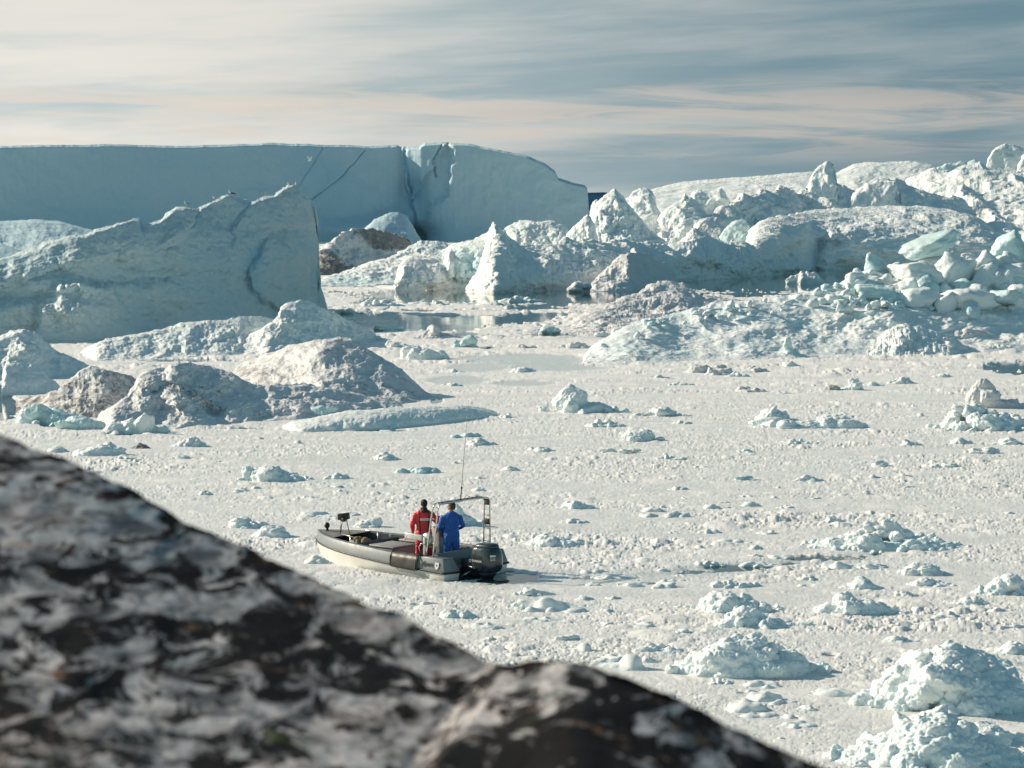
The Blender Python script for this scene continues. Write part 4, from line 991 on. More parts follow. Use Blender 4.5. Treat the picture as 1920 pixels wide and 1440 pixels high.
     (462, 993, 92, 27, 'rubble', 'soft', 0, 'blue-shaded lump touching the rock outline, upper of two', None),
     (508, 1011, 84, 32, 'dome', 'soft', 0, 'rounded blue-shaded lump by the rock outline, lower of two', None),
     (612, 972, 126, 16, 'floe', 'soft', 0, 'long thin floe behind the boat bow', None),
     (684, 992, 68, 18, 'dome', 'soft', 0, 'bluish hump showing behind the starboard side of the bow', None),
     (872, 990, 100, 48, 'peak', 'soft', 0, 'bluish pointed lump behind the man in blue', .30),
     (600, 1060, 58, 22, 'rubble', 'soft', 0, 'wet lump under the boat bow', None),
     (857, 1162, 64, 30, 'rubble', 'snowy', 0, 'lump in the pack near the rock, below the stern', None),
     (916, 1204, 40, 12, 'rubble', 'snowy', 0, 'small lump near the notch of the rock outline', None),
     (957, 885, 36, 14, 'rubble', 'soft', 0, 'small lump between the aerial and the rubble lump to its right', None),
     (1002, 846, 34, 9, 'rubble', 'snowy', 0, 'tiny lump at the centre of the photo', None),
     (826, 638, 106, 30, 'peak', 'dirty', .30, 'tan-stained little ice hill behind the brown mound', .35),
     (870, 653, 44, 26, 'peak', 'glassy', 0, 'small translucent wedge of ice right of the tan-stained hill', .8),
     (790, 676, 126, 36, 'floe', 'soft', 0, 'smooth low snow hump between the brown mound and the wedge', None),
     (730, 622, 62, 18, 'dome', 'glassy', 0, 'pale green rounded chunk at the edge of the far melt pool', None),
     (690, 640, 80, 20, 'rubble', 'snowy', .1, 'rough snowy ridge left of the tan-stained little hill', None),
     (745, 655, 90, 18, 'rubble', 'snowy', .1, 'rough snowy rubble left of the smooth low hump', None),
     (1030, 627, 46, 20, 'dome', 'glassy', .15, 'green-grey glassy chunk at the left foot of the tan ridge', None),
     (1162, 629, 34, 20, 'dome', 'soft', 0, 'bluish round chunk on the near side of the tan ridge', None),
     (1128, 632, 30, 14, 'dome', 'soft', 0, 'flatter bluish chunk left of the round one by the tan ridge', None),
     (700, 576, 120, 18, 'rubble', 'snowy', 0, 'rubble strip on the slush right of the tall sloping iceberg', None),
     (800, 572, 80, 13, 'rubble', 'soft', 0, 'bluish rubble strip in front of the blocky iceberg', None),
     (975, 566, 90, 14, 'rubble', 'snowy', 0, 'rubble strip below the mirror image of the spire', None),
     (650, 588, 70, 12, 'rubble', 'snowy', 0, 'thin rubble strip beside the foot of the tall sloping iceberg', None),
     (1250, 655, 70, 10, 'rubble', 'snowy', 0, '', None),
     (985, 655, 54, 12, 'rubble', 'dirty', .35, 'greyish rubble lump right of the translucent wedge', None),
     (910, 657, 26, 9, 'rubble', 'dirty', .7, 'tiny dark lump right of the translucent wedge', None),
     (1080, 655, 80, 16, 'rubble', 'dirty', .25, 'flat stained rubble in front of the tan ridge', None),
     (350, 690, 110, 13, 'rubble', 'dirty', .2, 'low rubble between the long snow ridge and the streaked slab', None),
     (855, 700, 40, 10, 'rubble', 'snowy', 0, 'small rubble right of the brown mound', None),
     (845, 726, 60, 10, 'rubble', 'snowy', 0, 'low rubble near the right foot of the brown mound', None),
    ]
    k = 100
    for (cx, yb, w, h, st, ice, dirt, lab, pk) in T:
        k += 1
        if not lab: continue
        kw = dict(dirt=dirt, peak=pk)
        if st == 'heap': kw['n'] = 60 if w < 320 else 95
        if w > 140 and st == 'rubble': kw['n'] = 36
        lump('ice_floe' if st in ('floe', 'slab') else 'ice_lump', lab, cx, yb, w, h, ice, st, k, cat='ice floe' if st in ('floe', 'slab') else 'ice lump', **kw)
    # countless little ones: the larger of them as single lumps, copied from a few shapes
    protos = []
    for i in range(7):
        o = lump('ice_lump', 'one of the very small white lumps strewn over the open pack ice', 1100 + i * 90, 930, 36, 11, 'snowy' if i % 3 else 'soft', 'rubble', 700 + i, G, n=9)
        protos.append(o)
    rg = np.random.default_rng(77)
    n = 0; first = set()
    while n < 250:
        py = 700 + 735 * rg.random() ** 1.15; px = rg.uniform(60, 1915)
        if py > np.interp(px, [0, 230, 520, 760, 925, 1040, 1260, 1560], [790, 880, 1025, 1130, 1225, 1225, 1280, 1425]): continue
        if 560 < px < 990 and 925 < py < 1110: continue
        if py < 820 and px < 830: continue
        if py < 700: continue
        if any(abs(px - t[0]) < t[2] * .6 + 12 and -t[3] - 8 < py - t[1] < 12 for t in T): continue
        i = n % 7
        if i in first: o = protos[i].copy(); COL.objects.link(o)
        else: o = protos[i]; first.add(i)
        x, y = ground(px, py)
        o.location = (float(x), float(y), rg.uniform(-.05, .0))
        sc = rg.uniform(.4, 1.15) * (1.5 if py > 1000 else 1.0) * (1.0 if rg.random() < .8 else 1.5)
        o.scale = (sc * rg.uniform(.8, 1.4), sc, sc * rg.uniform(.6, 1.1))
        o.rotation_euler = (0, 0, rg.uniform(-.5, .5) + (math.pi if rg.random() < .5 else 0))
        n += 1
build_lumps()
# ------------------------------------------------------------------ small shape helpers
def tube_geo(pts, rad, seg=8, caps=True):
    """tube through pts with radius rad (number, list, or list of (r_side, r_updown))"""
    pts = [Vector(p) for p in pts]; n = len(pts)
    if not isinstance(rad, (list, tuple)): rad = [rad] * n
    V, Fc = [], []
    up0 = None
    for i, p in enumerate(pts):
        t = (pts[min(i + 1, n - 1)] - pts[max(i - 1, 0)]).normalized()
        if up0 is None:
            r = Vector((0, 1, 0)) if abs(t.z) > .8 else Vector((0, 0, 1))
            s = t.cross(r).normalized()
        else:
            s = (s - t * s.dot(t)).normalized()
        up0 = t.cross(s).normalized() * -1
        up = s.cross(t).normalized()
        r = rad[i]; ra, rb = (r if isinstance(r, (list, tuple)) else (r, r))
        for k in range(seg):
            a = 2 * math.pi * k / seg
            V.append(p + s * (math.cos(a) * ra) + up * (math.sin(a) * rb))
    for i in range(n - 1):
        for k in range(seg):
            k2 = (k + 1) % seg
            Fc.append((i * seg + k, i * seg + k2, (i + 1) * seg + k2, (i + 1) * seg + k))
    if caps:
        Fc.append(tuple(range(seg - 1, -1, -1))); Fc.append(tuple(range((n - 1) * seg, n * seg)))
    return V, Fc
class Geo:
    def __init__(s): s.V = []; s.F = []
    def add(s, V, Fc):
        k = len(s.V); s.V += [Vector(v) for v in V]; s.F += [tuple(i + k for i in f) for f in Fc]; return s
    def tube(s, pts, rad, seg=8, caps=True): return s.add(*tube_geo(pts, rad, seg, caps))
    def hexa(s, lo, hi):
        return s.add(list(lo) + list(hi), [(3, 2, 1, 0), (4, 5, 6, 7), (0, 1, 5, 4), (1, 2, 6, 5), (2, 3, 7, 6), (3, 0, 4, 7)])
    def box(s, c, d, rz=0.0, tilt=0.0):
        x, y, z = d[0] / 2, d[1] / 2, d[2] / 2
        m = Matrix.Translation(c) @ Matrix.Rotation(rz, 4, 'Z') @ Matrix.Rotation(tilt, 4, 'Y')
        q = [m @ Vector(v) for v in ((-x, -y, -z), (x, -y, -z), (x, y, -z), (-x, y, -z), (-x, -y, z), (x, -y, z), (x, y, z), (-x, y, z))]
        return s.hexa(q[:4], q[4:])
    def ell(s, c, r, n=3, m=None):
        v, f = ico(n)
        return s.add([(m @ Vector(q * np.array(r)) if m else Vector(q * np.array(r))) + Vector(c) for q in v.astype(float)], [tuple(int(i) for i in t) for t in f])
    def lathe(s, prof, c, axis='Z', seg=24):
        V, Fc = [], []
        for (r, h) in prof:
            for k in range(seg):
                a = 2 * math.pi * k / seg
                q = (r * math.cos(a), r * math.sin(a), h)
                if axis == 'X': q = (q[2], q[0], q[1])
                if axis == 'Y': q = (q[0], q[2], q[1])
                V.append(Vector(q) + Vector(c))
        n = len(prof)
        for i in range(n - 1):
            for k in range(seg): Fc.append((i * seg + k, i * seg + (k + 1) % seg, (i + 1) * seg + (k + 1) % seg, (i + 1) * seg + k))
        Fc.append(tuple(range(seg))); Fc.append(tuple(range((n - 1) * seg, n * seg)))
        return s.add(V, Fc)
    def obj(s, name, mat, parent=None, bevel=0.0, smooth=False, loc=None, label=None):
        me = bpy.data.meshes.new(name)
        me.from_pydata([tuple(v) for v in s.V], [], s.F)
        bm = bmesh.new(); bm.from_mesh(me); bmesh.ops.recalc_face_normals(bm, faces=bm.faces)
        bm.to_mesh(me); bm.free()
        if mat: me.materials.append(mat)
        o = bpy.data.objects.new(name, me); link(o, parent)
        if loc is not None: o.location = loc
        if bevel:
            md = o.modifiers.new('b', 'BEVEL'); md.width = bevel; md.segments = 2; md.limit_method = 'ANGLE'; md.angle_limit = R(40)
            me.polygons.foreach_set('use_smooth', np.ones(len(me.polygons), bool)); bake(o)
        if smooth: o.data.polygons.foreach_set('use_smooth', np.ones(len(o.data.polygons), bool))
        if label: o['label'] = label
        return o
def fuse(g, name, voxel, mats, parent, smooth=6, pick=None):
    """join the pieces of a Geo into one continuous surface"""
    me = bpy.data.meshes.new(name); me.from_pydata([tuple(v) for v in g.V], [], g.F)
    bm = bmesh.new(); bm.from_mesh(me); bmesh.ops.recalc_face_normals(bm, faces=bm.faces); bm.to_mesh(me); bm.free()
    o = bpy.data.objects.new(name, me); link(o)
    md = o.modifiers.new('r', 'REMESH'); md.mode = 'VOXEL'; md.voxel_size = voxel
    sm = o.modifiers.new('s', 'SMOOTH'); sm.iterations = smooth; sm.factor = 0.5
    bake(o)
    me = o.data
    me.polygons.foreach_set('use_smooth', np.ones(len(me.polygons), bool))
    me.materials.clear()
    for m in mats: me.materials.append(m)
    if pick:
        for p in me.polygons: p.material_index = pick(p.center)
    if parent: o.parent = parent
    return o
def text(s, size, mat, parent, M4, name='lettering', extr=0.002, shear=0.0, bold=0.0):
    c = bpy.data.curves.new(name, 'FONT'); c.body = s; c.size = size; c.extrude = extr; c.align_x = 'CENTER'; c.align_y = 'CENTER'; c.shear = shear; c.offset = bold
    o = bpy.data.objects.new(name, c); COL.objects.link(o)
    dg = bpy.context.evaluated_depsgraph_get(); me = bpy.data.meshes.new_from_object(o.evaluated_get(dg))
    bpy.data.objects.remove(o)
    me.transform(M4); me.materials.clear(); me.materials.append(mat)
    return link(bpy.data.objects.new(name, me), parent)

# ------------------------------------------------------------------ the boat (x forward, y to port, z up from the waterline)
BPHI = R(43)
_bx, _by = ground(833, 1091)
BO = Vector((float(_bx) + math.sin(BPHI) * 1.18, float(_by) + math.cos(BPHI) * 1.18, 0))
L_BOAT = 5.88
def boat_world(a, b, z=0.0):
    return Vector((BO.x - math.cos(BPHI) * a - math.sin(BPHI) * b, BO.y + math.sin(BPHI) * a - math.cos(BPHI) * b, z))
HOLE.append((BO.x, BO.y, math.pi - BPHI, L_BOAT - .5, 1.12))
def build_boat():
    boat = empty('motor_boat', tuple(BO), (R(-1.2), 0, math.pi - BPHI))
    tag(boat, 'small open grey and white motor boat carrying two men through the pack ice', 'boat')
    grey = plain('boat_grey_paint', (0.165, 0.195, 0.21), 0.45, var=.1, scale=3, bump=.002)
    white = plain('boat_white_gelcoat', (0.73, 0.71, 0.66), 0.35, var=.07, scale=1.5)
    inner = plain('boat_interior', (0.075, 0.090, 0.098), 0.6, var=.2, scale=5)
    deckm = plain('boat_deck', (0.21, 0.20, 0.18), 0.7, var=.25, scale=5, bump=.003)
    black = plain('black_rubber', (0.016, 0.016, 0.017), 0.5, var=.3)
    steel = plain('steel_tube', (0.55, 0.53, 0.50), 0.28, metal=.85, var=.08)
    darkst = plain('weathered_tube', (0.22, 0.20, 0.175), 0.4, metal=.6, var=.25)
    mat_ = plain('old_rubber_mat', (0.042, 0.038, 0.033), 0.42, var=.5, scale=4)
    def hb(a):
        t = np.clip((a - 2.0) / (L_BOAT - 2.0), 0, 1); return 1.18 * (1 - t ** 2.25) ** .72 * (1 - .02 * np.clip(1 - a, 0, 1))
    zr = lambda a: np.interp(a, [0, 1, 2, 3, 4.6, 5.88], [.22, .255, .30, .355, .42, .47])
    zg = lambda a: np.interp(a, [0, 1, 2, 3, 4.6, 5.88], [.58, .575, .585, .64, .68, .70])
    zk = lambda a: np.where(a < 3.9, -.42, -.42 + (.42 + .40) * (np.clip((a - 3.9) / 1.98, 0, 1)) ** 2.1)
    A = np.concatenate([np.linspace(.55, 3.5, 22), np.linspace(3.6, L_BOAT - .001, 34)])
    def strip(name, prof, mat, parent=boat, A=A, both=True, smooth=True):
        """prof(a) -> list of (b,z) for the port side, mirrored to starboard"""
        P = np.array([[(a, b, z) for (b, z) in prof(a)] for a in A], float)
        n, m = P.shape[:2]
        Q = P.copy(); Q[..., 1] *= -1
        V = np.concatenate([P.reshape(-1, 3), Q.reshape(-1, 3)]); f = grid_faces(n, m)
        Fc = np.concatenate([f, f[:, ::-1] + n * m])
        return mesh_from(V, Fc, name, mat, parent, smooth=smooth)
    def under(a):
        h = float(hb(a)); k = float(zk(a)); r = float(zr(a))
        return [(0.0, k), (h * .45, k + (r - k) * .10), (h * .80, k + (r - k) * .26), (h * .90, k + (r - k) * .50), (h * .97, k + (r - k) * .80), (h * .995, r - .012)]
    hull = strip('hull', under, white)
    # topsides: outer grey band, rounded gunwale, inner wall
    A2 = np.concatenate([np.linspace(.75, 3.5, 22), np.linspace(3.6, L_BOAT - .001, 34)])
    def topside(a):
        h = float(hb(a)); r = float(zr(a)); g = float(zg(a)); w = min(.17, h * .9)
        return [(h, r + .012), (h - min(.05, h * .3), g - .02), (h - min(.065, h * .4), g), (max(h - w, 0), g), (max(h - w - .012, 0), g - .02)]
    strip('topside', topside, grey, A=A2)
    def inside(a):
        h = float(hb(a)); g = float(zg(a)); w = min(.182, h * .9); x = max(h - w, 0)
        return [(x, g - .022), (max(x - .05, 0), .30), (max(x - .09, 0), .06), (0, .05)]
    strip('interior', inside, inner, A=np.linspace(.62, L_BOAT - .12, 50))
    # rub rail
    g = Geo()
    for s in (1, -1):
        pts = [(0.0, s * .60, .2), (-.012, s * .9, .212), (0.0, s * 1.175, .22)] + [(a, s * (float(hb(a)) + .006), float(zr(a))) for a in np.linspace(.1, L_BOAT - .01, 50)]
        g.tube(pts, [(.018, .026)] * len(pts), 8)
    g.obj('rub_rail', black, boat, smooth=True)
    # stern pods
    for s in (1, -1):
        g = Geo()
        lo = [(0.0, s * 1.165, .215), (0.0, s * .60, .215), (.80, s * .60, .215), (.80, s * 1.175, .235)]
        hi = [(.11, s * 1.10, .575), (.11, s * .76, .565), (.80, s * .76, .57), (.80, s * 1.125, .58)]
        g.hexa(lo, hi); g.obj('stern_pod', grey, boat, bevel=.018)
        g = Geo()
        g.hexa([(.10, s * 1.02, -.45), (.10, s * .66, -.45), (.60, s * .62, -.45), (.60, s * .98, -.45)], [(0.02, s * 1.155, .20), (0.02, s * .60, .20), (.60, s * .60, .20), (.60, s * 1.165, .225)])
        g.obj('stern_hull', white, boat, bevel=.02)
    g = Geo(); g.box((.62, 0, .43), (.07, 1.5, .38), tilt=R(8)); g.box((.52, 0, .20), (.20, 1.2, .05)); g.box((.55, 0, -.05), (.08, 1.22, .48))
    g.obj('transom', grey, boat, bevel=.012)
    g = Geo(); g.box((.575, .36, .44), (.012, .12, .075), tilt=R(8)); g.obj('sticker', plain('sticker', (.62, .58, .48), .5), boat)
    # floor hatch, bulkhead, foredeck
    g = Geo()
    P = []
    for a in np.linspace(4.55, L_BOAT - .16, 14): P.append((a, max(float(hb(a)) - .15, .01)))
    V = [(a, b, float(zg(a)) - .015 + .02 * (1 - 0)) for a, b in P] + [(a, -b, float(zg(a)) - .015 + .02) for a, b in P]
    n = len(P)
    g.add(V, [(i, i + 1, n + i + 1, n + i) for i in range(n - 1)]); g.obj('foredeck', deckm, boat)
    g = Geo(); g.box((3.72, 0, .33), (.05, 1.78, .52)); g.obj('bulkhead', inner, boat, bevel=.01)
    g = Geo(); g.box((3.745, .60, .50), (.05, .05, .36)); g.box((3.745, -.62, .50), (.05, .05, .36)); g.obj('bulkhead_post', plain('pale_post', (.42, .40, .36), .5), boat)
    # mat over the port gunwale
    A3 = np.linspace(.98, 1.86, 14); P = []
    for a in A3:
        h = float(hb(a)); r = float(zr(a)); gz = float(zg(a)); wv = .004 * math.sin(a * 23)
        P.append([(a, h - .24, gz - .06), (a, h - .21, gz + .015), (a, h - .10, gz + .035 + wv), (a, h - .02, gz + .018), (a, h + .025 + wv, gz - .10), (a, h + .045, r + .08), (a, h + .04, r - .05), (a, h + .015, r - .06)])
    P = np.array(P); mesh_from(P.reshape(-1, 3), grid_faces(*P.shape[:2]), 'gunwale_mat', mat_, boat)
    for a in (.93, 1.88):
        g = Geo(); h = float(hb(a)); r = float(zr(a)); gz = float(zg(a))
        g.tube([(a, h - .2, gz + .01), (a, h - .05, gz + .03), (a, h + .03, gz - .08), (a, h + .04, r - .03)], .018, 6); g.obj('mat_lashing', black, boat, smooth=True)
    # lettering and badge on the port quarter
    ink = plain('ink', (0.012, 0.012, 0.014), .6); pale = plain('pale_decal', (.60, .60, .57), .5, var=.05)
    def side(a, b, z, lean=0.0, yaw=0.0):
        return Matrix.Translation((a, b, z)) @ Matrix.Rotation(yaw, 4, 'Z') @ Matrix(((-1, 0, 0, 0), (0, 0, 1, 0), (0, 1, 0, 0), (0, 0, 0, 1))) @ Matrix.Rotation(lean, 4, 'X')
    ln = math.atan2(.055, .36)
    text('Sparo', .155, ink, boat, side(.60, 1.158, .41, -ln), shear=.35, bold=.003)
    g = Geo(); sh = [(-.07, .085), (.07, .085), (.072, -.01), (.045, -.07), (0, -.10), (-.045, -.07), (-.072, -.01)]
    mm = side(.28, 1.152, .39, -ln)
    g.add([mm @ Vector((x, y, .001)) for x, y in sh] + [mm @ Vector((x, y, .006)) for x, y in sh], [tuple(range(7)), tuple(range(13, 6, -1))] + [(i, (i + 1) % 7, 7 + (i + 1) % 7, 7 + i) for i in range(7)])
    badge = g.obj('badge', pale, boat)
    g = Geo(); st = [(math.sin(math.pi * i / 5) * (.036 if i % 2 == 0 else .016), math.cos(math.pi * i / 5) * (.036 if i % 2 == 0 else .016) + .01) for i in range(10)]
    g.add([mm @ Vector((x, y, .009)) for x, y in st] + [mm @ Vector((0, .01, .009))], [(i, (i + 1) % 10, 10) for i in range(10)]); g.obj('badge_star', ink, badge)
    # motor
    cowlm = plain('motor_cowl_paint', (0.028, 0.040, 0.050), 0.22, var=.12, coat=.4)
    gmd = plain('motor_leg_paint', (0.02, 0.028, 0.035), 0.4, var=.2)
    def sup(levels, name, mat, par, seg=40, k=2.7):
        V, Fc = [], []
        for (z, cx, ra, rb) in levels:
            for i in range(seg):
                t = 2 * math.pi * i / seg; c, s_ = math.cos(t), math.sin(t)
                V.append((cx + math.copysign(abs(c) ** (2 / k), c) * ra, math.copysign(abs(s_) ** (2 / k), s_) * rb, z))
        n = len(levels)
        for j in range(n - 1):
            for i in range(seg): Fc.append((j * seg + i, j * seg + (i + 1) % seg, (j + 1) * seg + (i + 1) % seg, (j + 1) * seg + i))
        Fc.append(tuple(range(seg))); Fc.append(tuple(range((n - 1) * seg, n * seg)))
        g = Geo().add(V, Fc); return g.obj(name, mat, par, smooth=True)
    mo = sup([(.17, -.33, .30, .20), (.20, -.34, .37, .245), (.28, -.345, .415, .275), (.42, -.35, .43, .285), (.58, -.345, .425, .280), (.68, -.335, .41, .268), (.76, -.33, .375, .245), (.80, -.33, .34, .22)], 'outboard_motor', cowlm, boat)
    cap = sup([(.795, -.35, .335, .215), (.83, -.36, .335, .215), (.865, -.38, .29, .19), (.89, -.40, .22, .15), (.90, -.41, .10, .07)], 'cowl_cap', cowlm, mo)
    g = Geo(); g.box((-.20, 0, .815), (.30, .44, .022)); g.obj('vent_slot', black, mo, bevel=.008)
    sup([(-.55, -.30, .10, .05), (-.15, -.30, .17, .10), (.02, -.31, .20, .15), (.10, -.32, .27, .19), (.175, -.33, .29, .20)], 'motor_leg', gmd, mo)
    g = Geo(); g.box((.13, 0, .12), (.60, .26, .20)); g.box((.36, 0, .28), (.10, .30, .34)); g.tube([(.20, .13, .02), (.42, .13, -.10)], .03); g.tube([(.20, -.13, .02), (.42, -.13, -.10)], .03)
    g.obj('mounting_bracket', gmd, mo, bevel=.01)
    g = Geo(); g.tube([(.02, .20, .17), (.10, .34, .10), (.16, .42, .04)], .018); g.obj('tie_bar', steel, mo, smooth=True)
    g = Geo(); g.tube([(.06, .265, .30), (-.2, .285, .275)], [(.008, .014)] * 2, 6); g.obj('trim_strip', steel, mo, smooth=True)
    text('YAMAHA', .085, pale, mo, side(-.27, .288, .455), bold=.002)
    g = Geo(); mm2 = side(-.04, .284, .455); 
    g.add([mm2 @ Vector((math.cos(t) * r, math.sin(t) * r, .004)) for r in (.034, .026) for t in np.linspace(0, 2 * math.pi, 17)[:-1]], [(i, (i + 1) % 16, 16 + (i + 1) % 16, 16 + i) for i in range(16)]); g.obj('emblem_ring', pale, mo)
    rear = Matrix.Translation((-.70, .222, .57)) @ Matrix.Rotation(R(-48), 4, 'Z') @ Matrix(((-1, 0, 0, 0), (0, 0, 1, 0), (0, 1, 0, 0), (0, 0, 0, 1)))
    rear = Matrix.Translation((-.742, .20, .57)) @ Matrix.Rotation(R(52), 4, 'Z') @ Matrix(((-1, 0, 0, 0), (0, 0, 1, 0), (0, 1, 0, 0), (0, 0, 0, 1)))
    text('225', .085, pale, mo, rear @ Matrix.Translation((0, -.045, 0)), bold=.002)
    g = Geo(); g.add([rear @ Vector(v) for v in ((-.07, .02, .003), (.07, .02, .003), (.07, .07, .003), (-.07, .07, .003))], [(0, 1, 2, 3)]); g.obj('rating_plate', pale, mo)
    # arch with ladder sides
    def arch(shift, mat, r):
        pts = []
        pb, sb = (.80 + shift, 1.00, .57), (.74 + shift, -1.02, .57)
        pt, st_ = (.62 + shift * .75, .90, 1.90), (.56 + shift * .75, -.90, 1.90)
        for k in range(7): pts.append(tuple(Vector(pb).lerp(Vector(pt), k / 7)))
        for k in range(6):
            t = k / 5 * math.pi / 2; pts.append((pt[0], pt[1] - .13 * (1 - math.cos(t)), pt[2] - .13 + .13 * math.sin(t)))
        for k in range(1, 9): pts.append((pt[0] + (st_[0] - pt[0]) * k / 9, .77 - 1.54 * k / 9, 1.90 + .012 * math.sin(k / 9 * 3.14)))
        for k in range(6):
            t = k / 5 * math.pi / 2; pts.append((st_[0], -.77 - .13 * math.sin(t), 1.77 + .13 * math.cos(t)))
        for k in range(7): pts.append(tuple(Vector(st_).lerp(Vector(sb), .1 + .9 * (k + 1) / 7)))
        return pts
    ar = Geo().tube(arch(0, steel, .02), .019, 10).tube(arch(-.24, steel, .02), .019, 10).obj('arch', steel, boat, smooth=True)
    p1, p2 = arch(0, 0, 0), arch(-.24, 0, 0)
    for i, j in ((len(p1) - 2, 0), (len(p1) - 4, 0), (len(p1) - 6, 0), (len(p1) - 8, 0), (5, 0), (8, 0), (22, 0), (11, 0)):
        Geo().tube([p1[i], p2[i]], .012, 8).obj('rung', darkst, ar, smooth=True)
    for i in (len(p1) - 5, len(p1) - 8):
        c = (Vector(p1[i]) + Vector(p2[i])) / 2; Geo().box(c, (.16, .05, .15)).obj('light_plate', plain('dark_plate', (.035, .025, .02), .6), ar, bevel=.01)
    # cable wrapped round the top bar, aerial
    rg = np.random.default_rng(3)
    g = Geo()
    for q in range(3):
        pts = [(.55 + .035 * math.sin(t * 9 + q * 2), .75 - 1.45 * t, 1.895 + .03 * math.cos(t * 11 + q * 2) - .015 * math.sin(t * 5)) for t in np.linspace(0, 1, 50)]
        g.tube(pts, .007, 5)
    g.tube([(.55, -.12, 1.92), (.50, -.20, 2.02), (.52, -.34, 1.93)], .006, 5)
    g.obj('cable', plain('cable', (.03, .045, .035), .5), ar, smooth=True)
    w0, w1 = Vector((.56, -.02, 1.88)), Vector((.50, -.30, 4.42))
    wh = Geo().tube([w0, w0.lerp(w1, .13)], .016, 8).obj('aerial', plain('aerial_base', (.03, .06, .05), .4), boat, smooth=True)
    Geo().tube([w0.lerp(w1, .125), w0.lerp(w1, .5), w1], [.0085, .0065, .004], 6).obj('whip', plain('whip', (.20, .19, .18), .4), wh, smooth=True)
    Geo().ell(w0.lerp(w1, .13), (.028, .028, .03), 2).obj('aerial_collar', black, wh, smooth=True)
    # console
    cm = plain('console', (.36, .37, .36), .5, var=.1)
    co = Geo().hexa([(1.45, -.66, .05), (1.45, -.16, .05), (1.9, -.16, .05), (1.9, -.66, .05)], [(1.50, -.64, .95), (1.50, -.18, .95), (1.78, -.20, 1.12), (1.78, -.60, 1.12)]).obj('console', cm, boat, bevel=.03)
    Geo().tube([(1.55, -.14, .95), (1.55, -.12, 1.30), (1.55, -.18, 1.34), (1.55, -.60, 1.34), (1.55, -.66, 1.30), (1.55, -.66, .95)], .013, 8).obj('grab_rail', steel, co, smooth=True)
    Geo().lathe([(.17, -.012), (.185, 0), (.17, .012), (.155, 0), (.17, -.012)], (1.44, -.40, .98), 'X', 22).obj('steering_wheel', black, co, smooth=True)
    # line hauler on the port side
    alu = plain('grey_aluminium', (.50, .50, .47), .45, metal=.3, var=.15); buff = plain('ochre_rope', (.30, .19, .07), .8, var=.5, scale=14)
    ha = Geo().box((1.28, .93, 1.02), (.62, .10, .14), tilt=R(-3)).box((1.54, .97, .98), (.20, .03, .035), tilt=R(50)).box((.90, .93, .78), (.08, .08, .50)).obj('line_hauler', alu, boat, bevel=.012)
    Geo().lathe([(.05, -.07), (.15, -.06), (.165, -.02), (.11, 0), (.165, .02), (.15, .06), (.05, .07)], (.88, .86, .98), 'Y', 26).obj('drum', alu, ha, smooth=True)
    Geo().lathe([(.03, -.035), (.095, -.035), (.105, -.01), (.105, .01), (.095, .035), (.03, .035)], (.66, .80, .70), 'Y', 22).obj('pulley', plain('cream_plastic', (.55, .51, .42), .5), ha, smooth=True)
    Geo().lathe([(.0, .036), (.04, .038), (.04, .045), (.0, .047)], (.66, .80, .70), 'Y', 16).obj('pulley_hub', black, ha, smooth=True)
    g = Geo()
    for q in range(16):
        t = rg.uniform(0, 6.28); g.ell((1.0 - .34 * q / 16 + .03 * math.cos(t), .83 + .05 * math.sin(t), .93 - .16 * q / 16 + rg.uniform(-.05, .05)), (.05, .035, .045), 1)
    fuse(g, 'rope_bundle', .012, [buff], ha, 2)
    g = Geo(); g.tube([(1.02, .98, .56), (1.06, .99, .78), (.98, .99, .88), (.84, .98, .84), (.80, .98, .56)], .014, 8); g.obj('grab_loop', steel, boat, smooth=True)
    # fittings at the bow
    g = Geo(); 
    for a, b in ((4.78, .22), (4.62, .02), (4.95, .05)): g.tube([(a, b, .66), (4.78 + (a - 4.78) * .4, .10 + (b - .10) * .7, 1.06)], .012, 6)
    st = g.obj('bow_stand', darkst, boat, smooth=True)
    Geo().box((4.76, .10, 1.15), (.30, .16, .17), rz=.4, tilt=R(6)).box((4.70, .16, 1.07), (.10, .10, .10)).obj('stand_box', plain('black_box', (.012, .011, .011), .5), st, bevel=.02)
    g = Geo().ell((5.50, .02, .84), (.075, .075, .085), 3).lathe([(.05, .66), (.045, .72), (.03, .76)], (5.50, .02, 0), 'Z', 14); g.obj('bow_lamp', black, boat, smooth=True)
    g = Geo()
    for s in (1, -1):
        g.tube([(3.95, s * .52, .62), (3.95, s * .52, .72), (4.5, s * .44, .74), (4.5, s * .44, .66)], .014, 7)
        g.tube([(4.10, s * .50, .3), (4.10, s * .50, .72)], .014, 7)
    g.obj('bow_rail', steel, boat, smooth=True)
    g = Geo(); g.tube([(5.72, .12, .60), (5.93, .05, .50), (5.97, 0, .36), (5.90, .02, .30)], .011, 6); g.obj('bow_rope', plain('rope', (.30, .28, .22), .8), boat, smooth=True)

    # ---- loose things in the boat: top level
    bm4 = Matrix.Translation(BO) @ Matrix.Rotation(math.pi - BPHI, 4, 'Z') @ Matrix.Rotation(R(-1.2), 4, 'X')
    bot = plain('fish_bin_grey', (.30, .285, .275), .5, var=.12, scale=4)
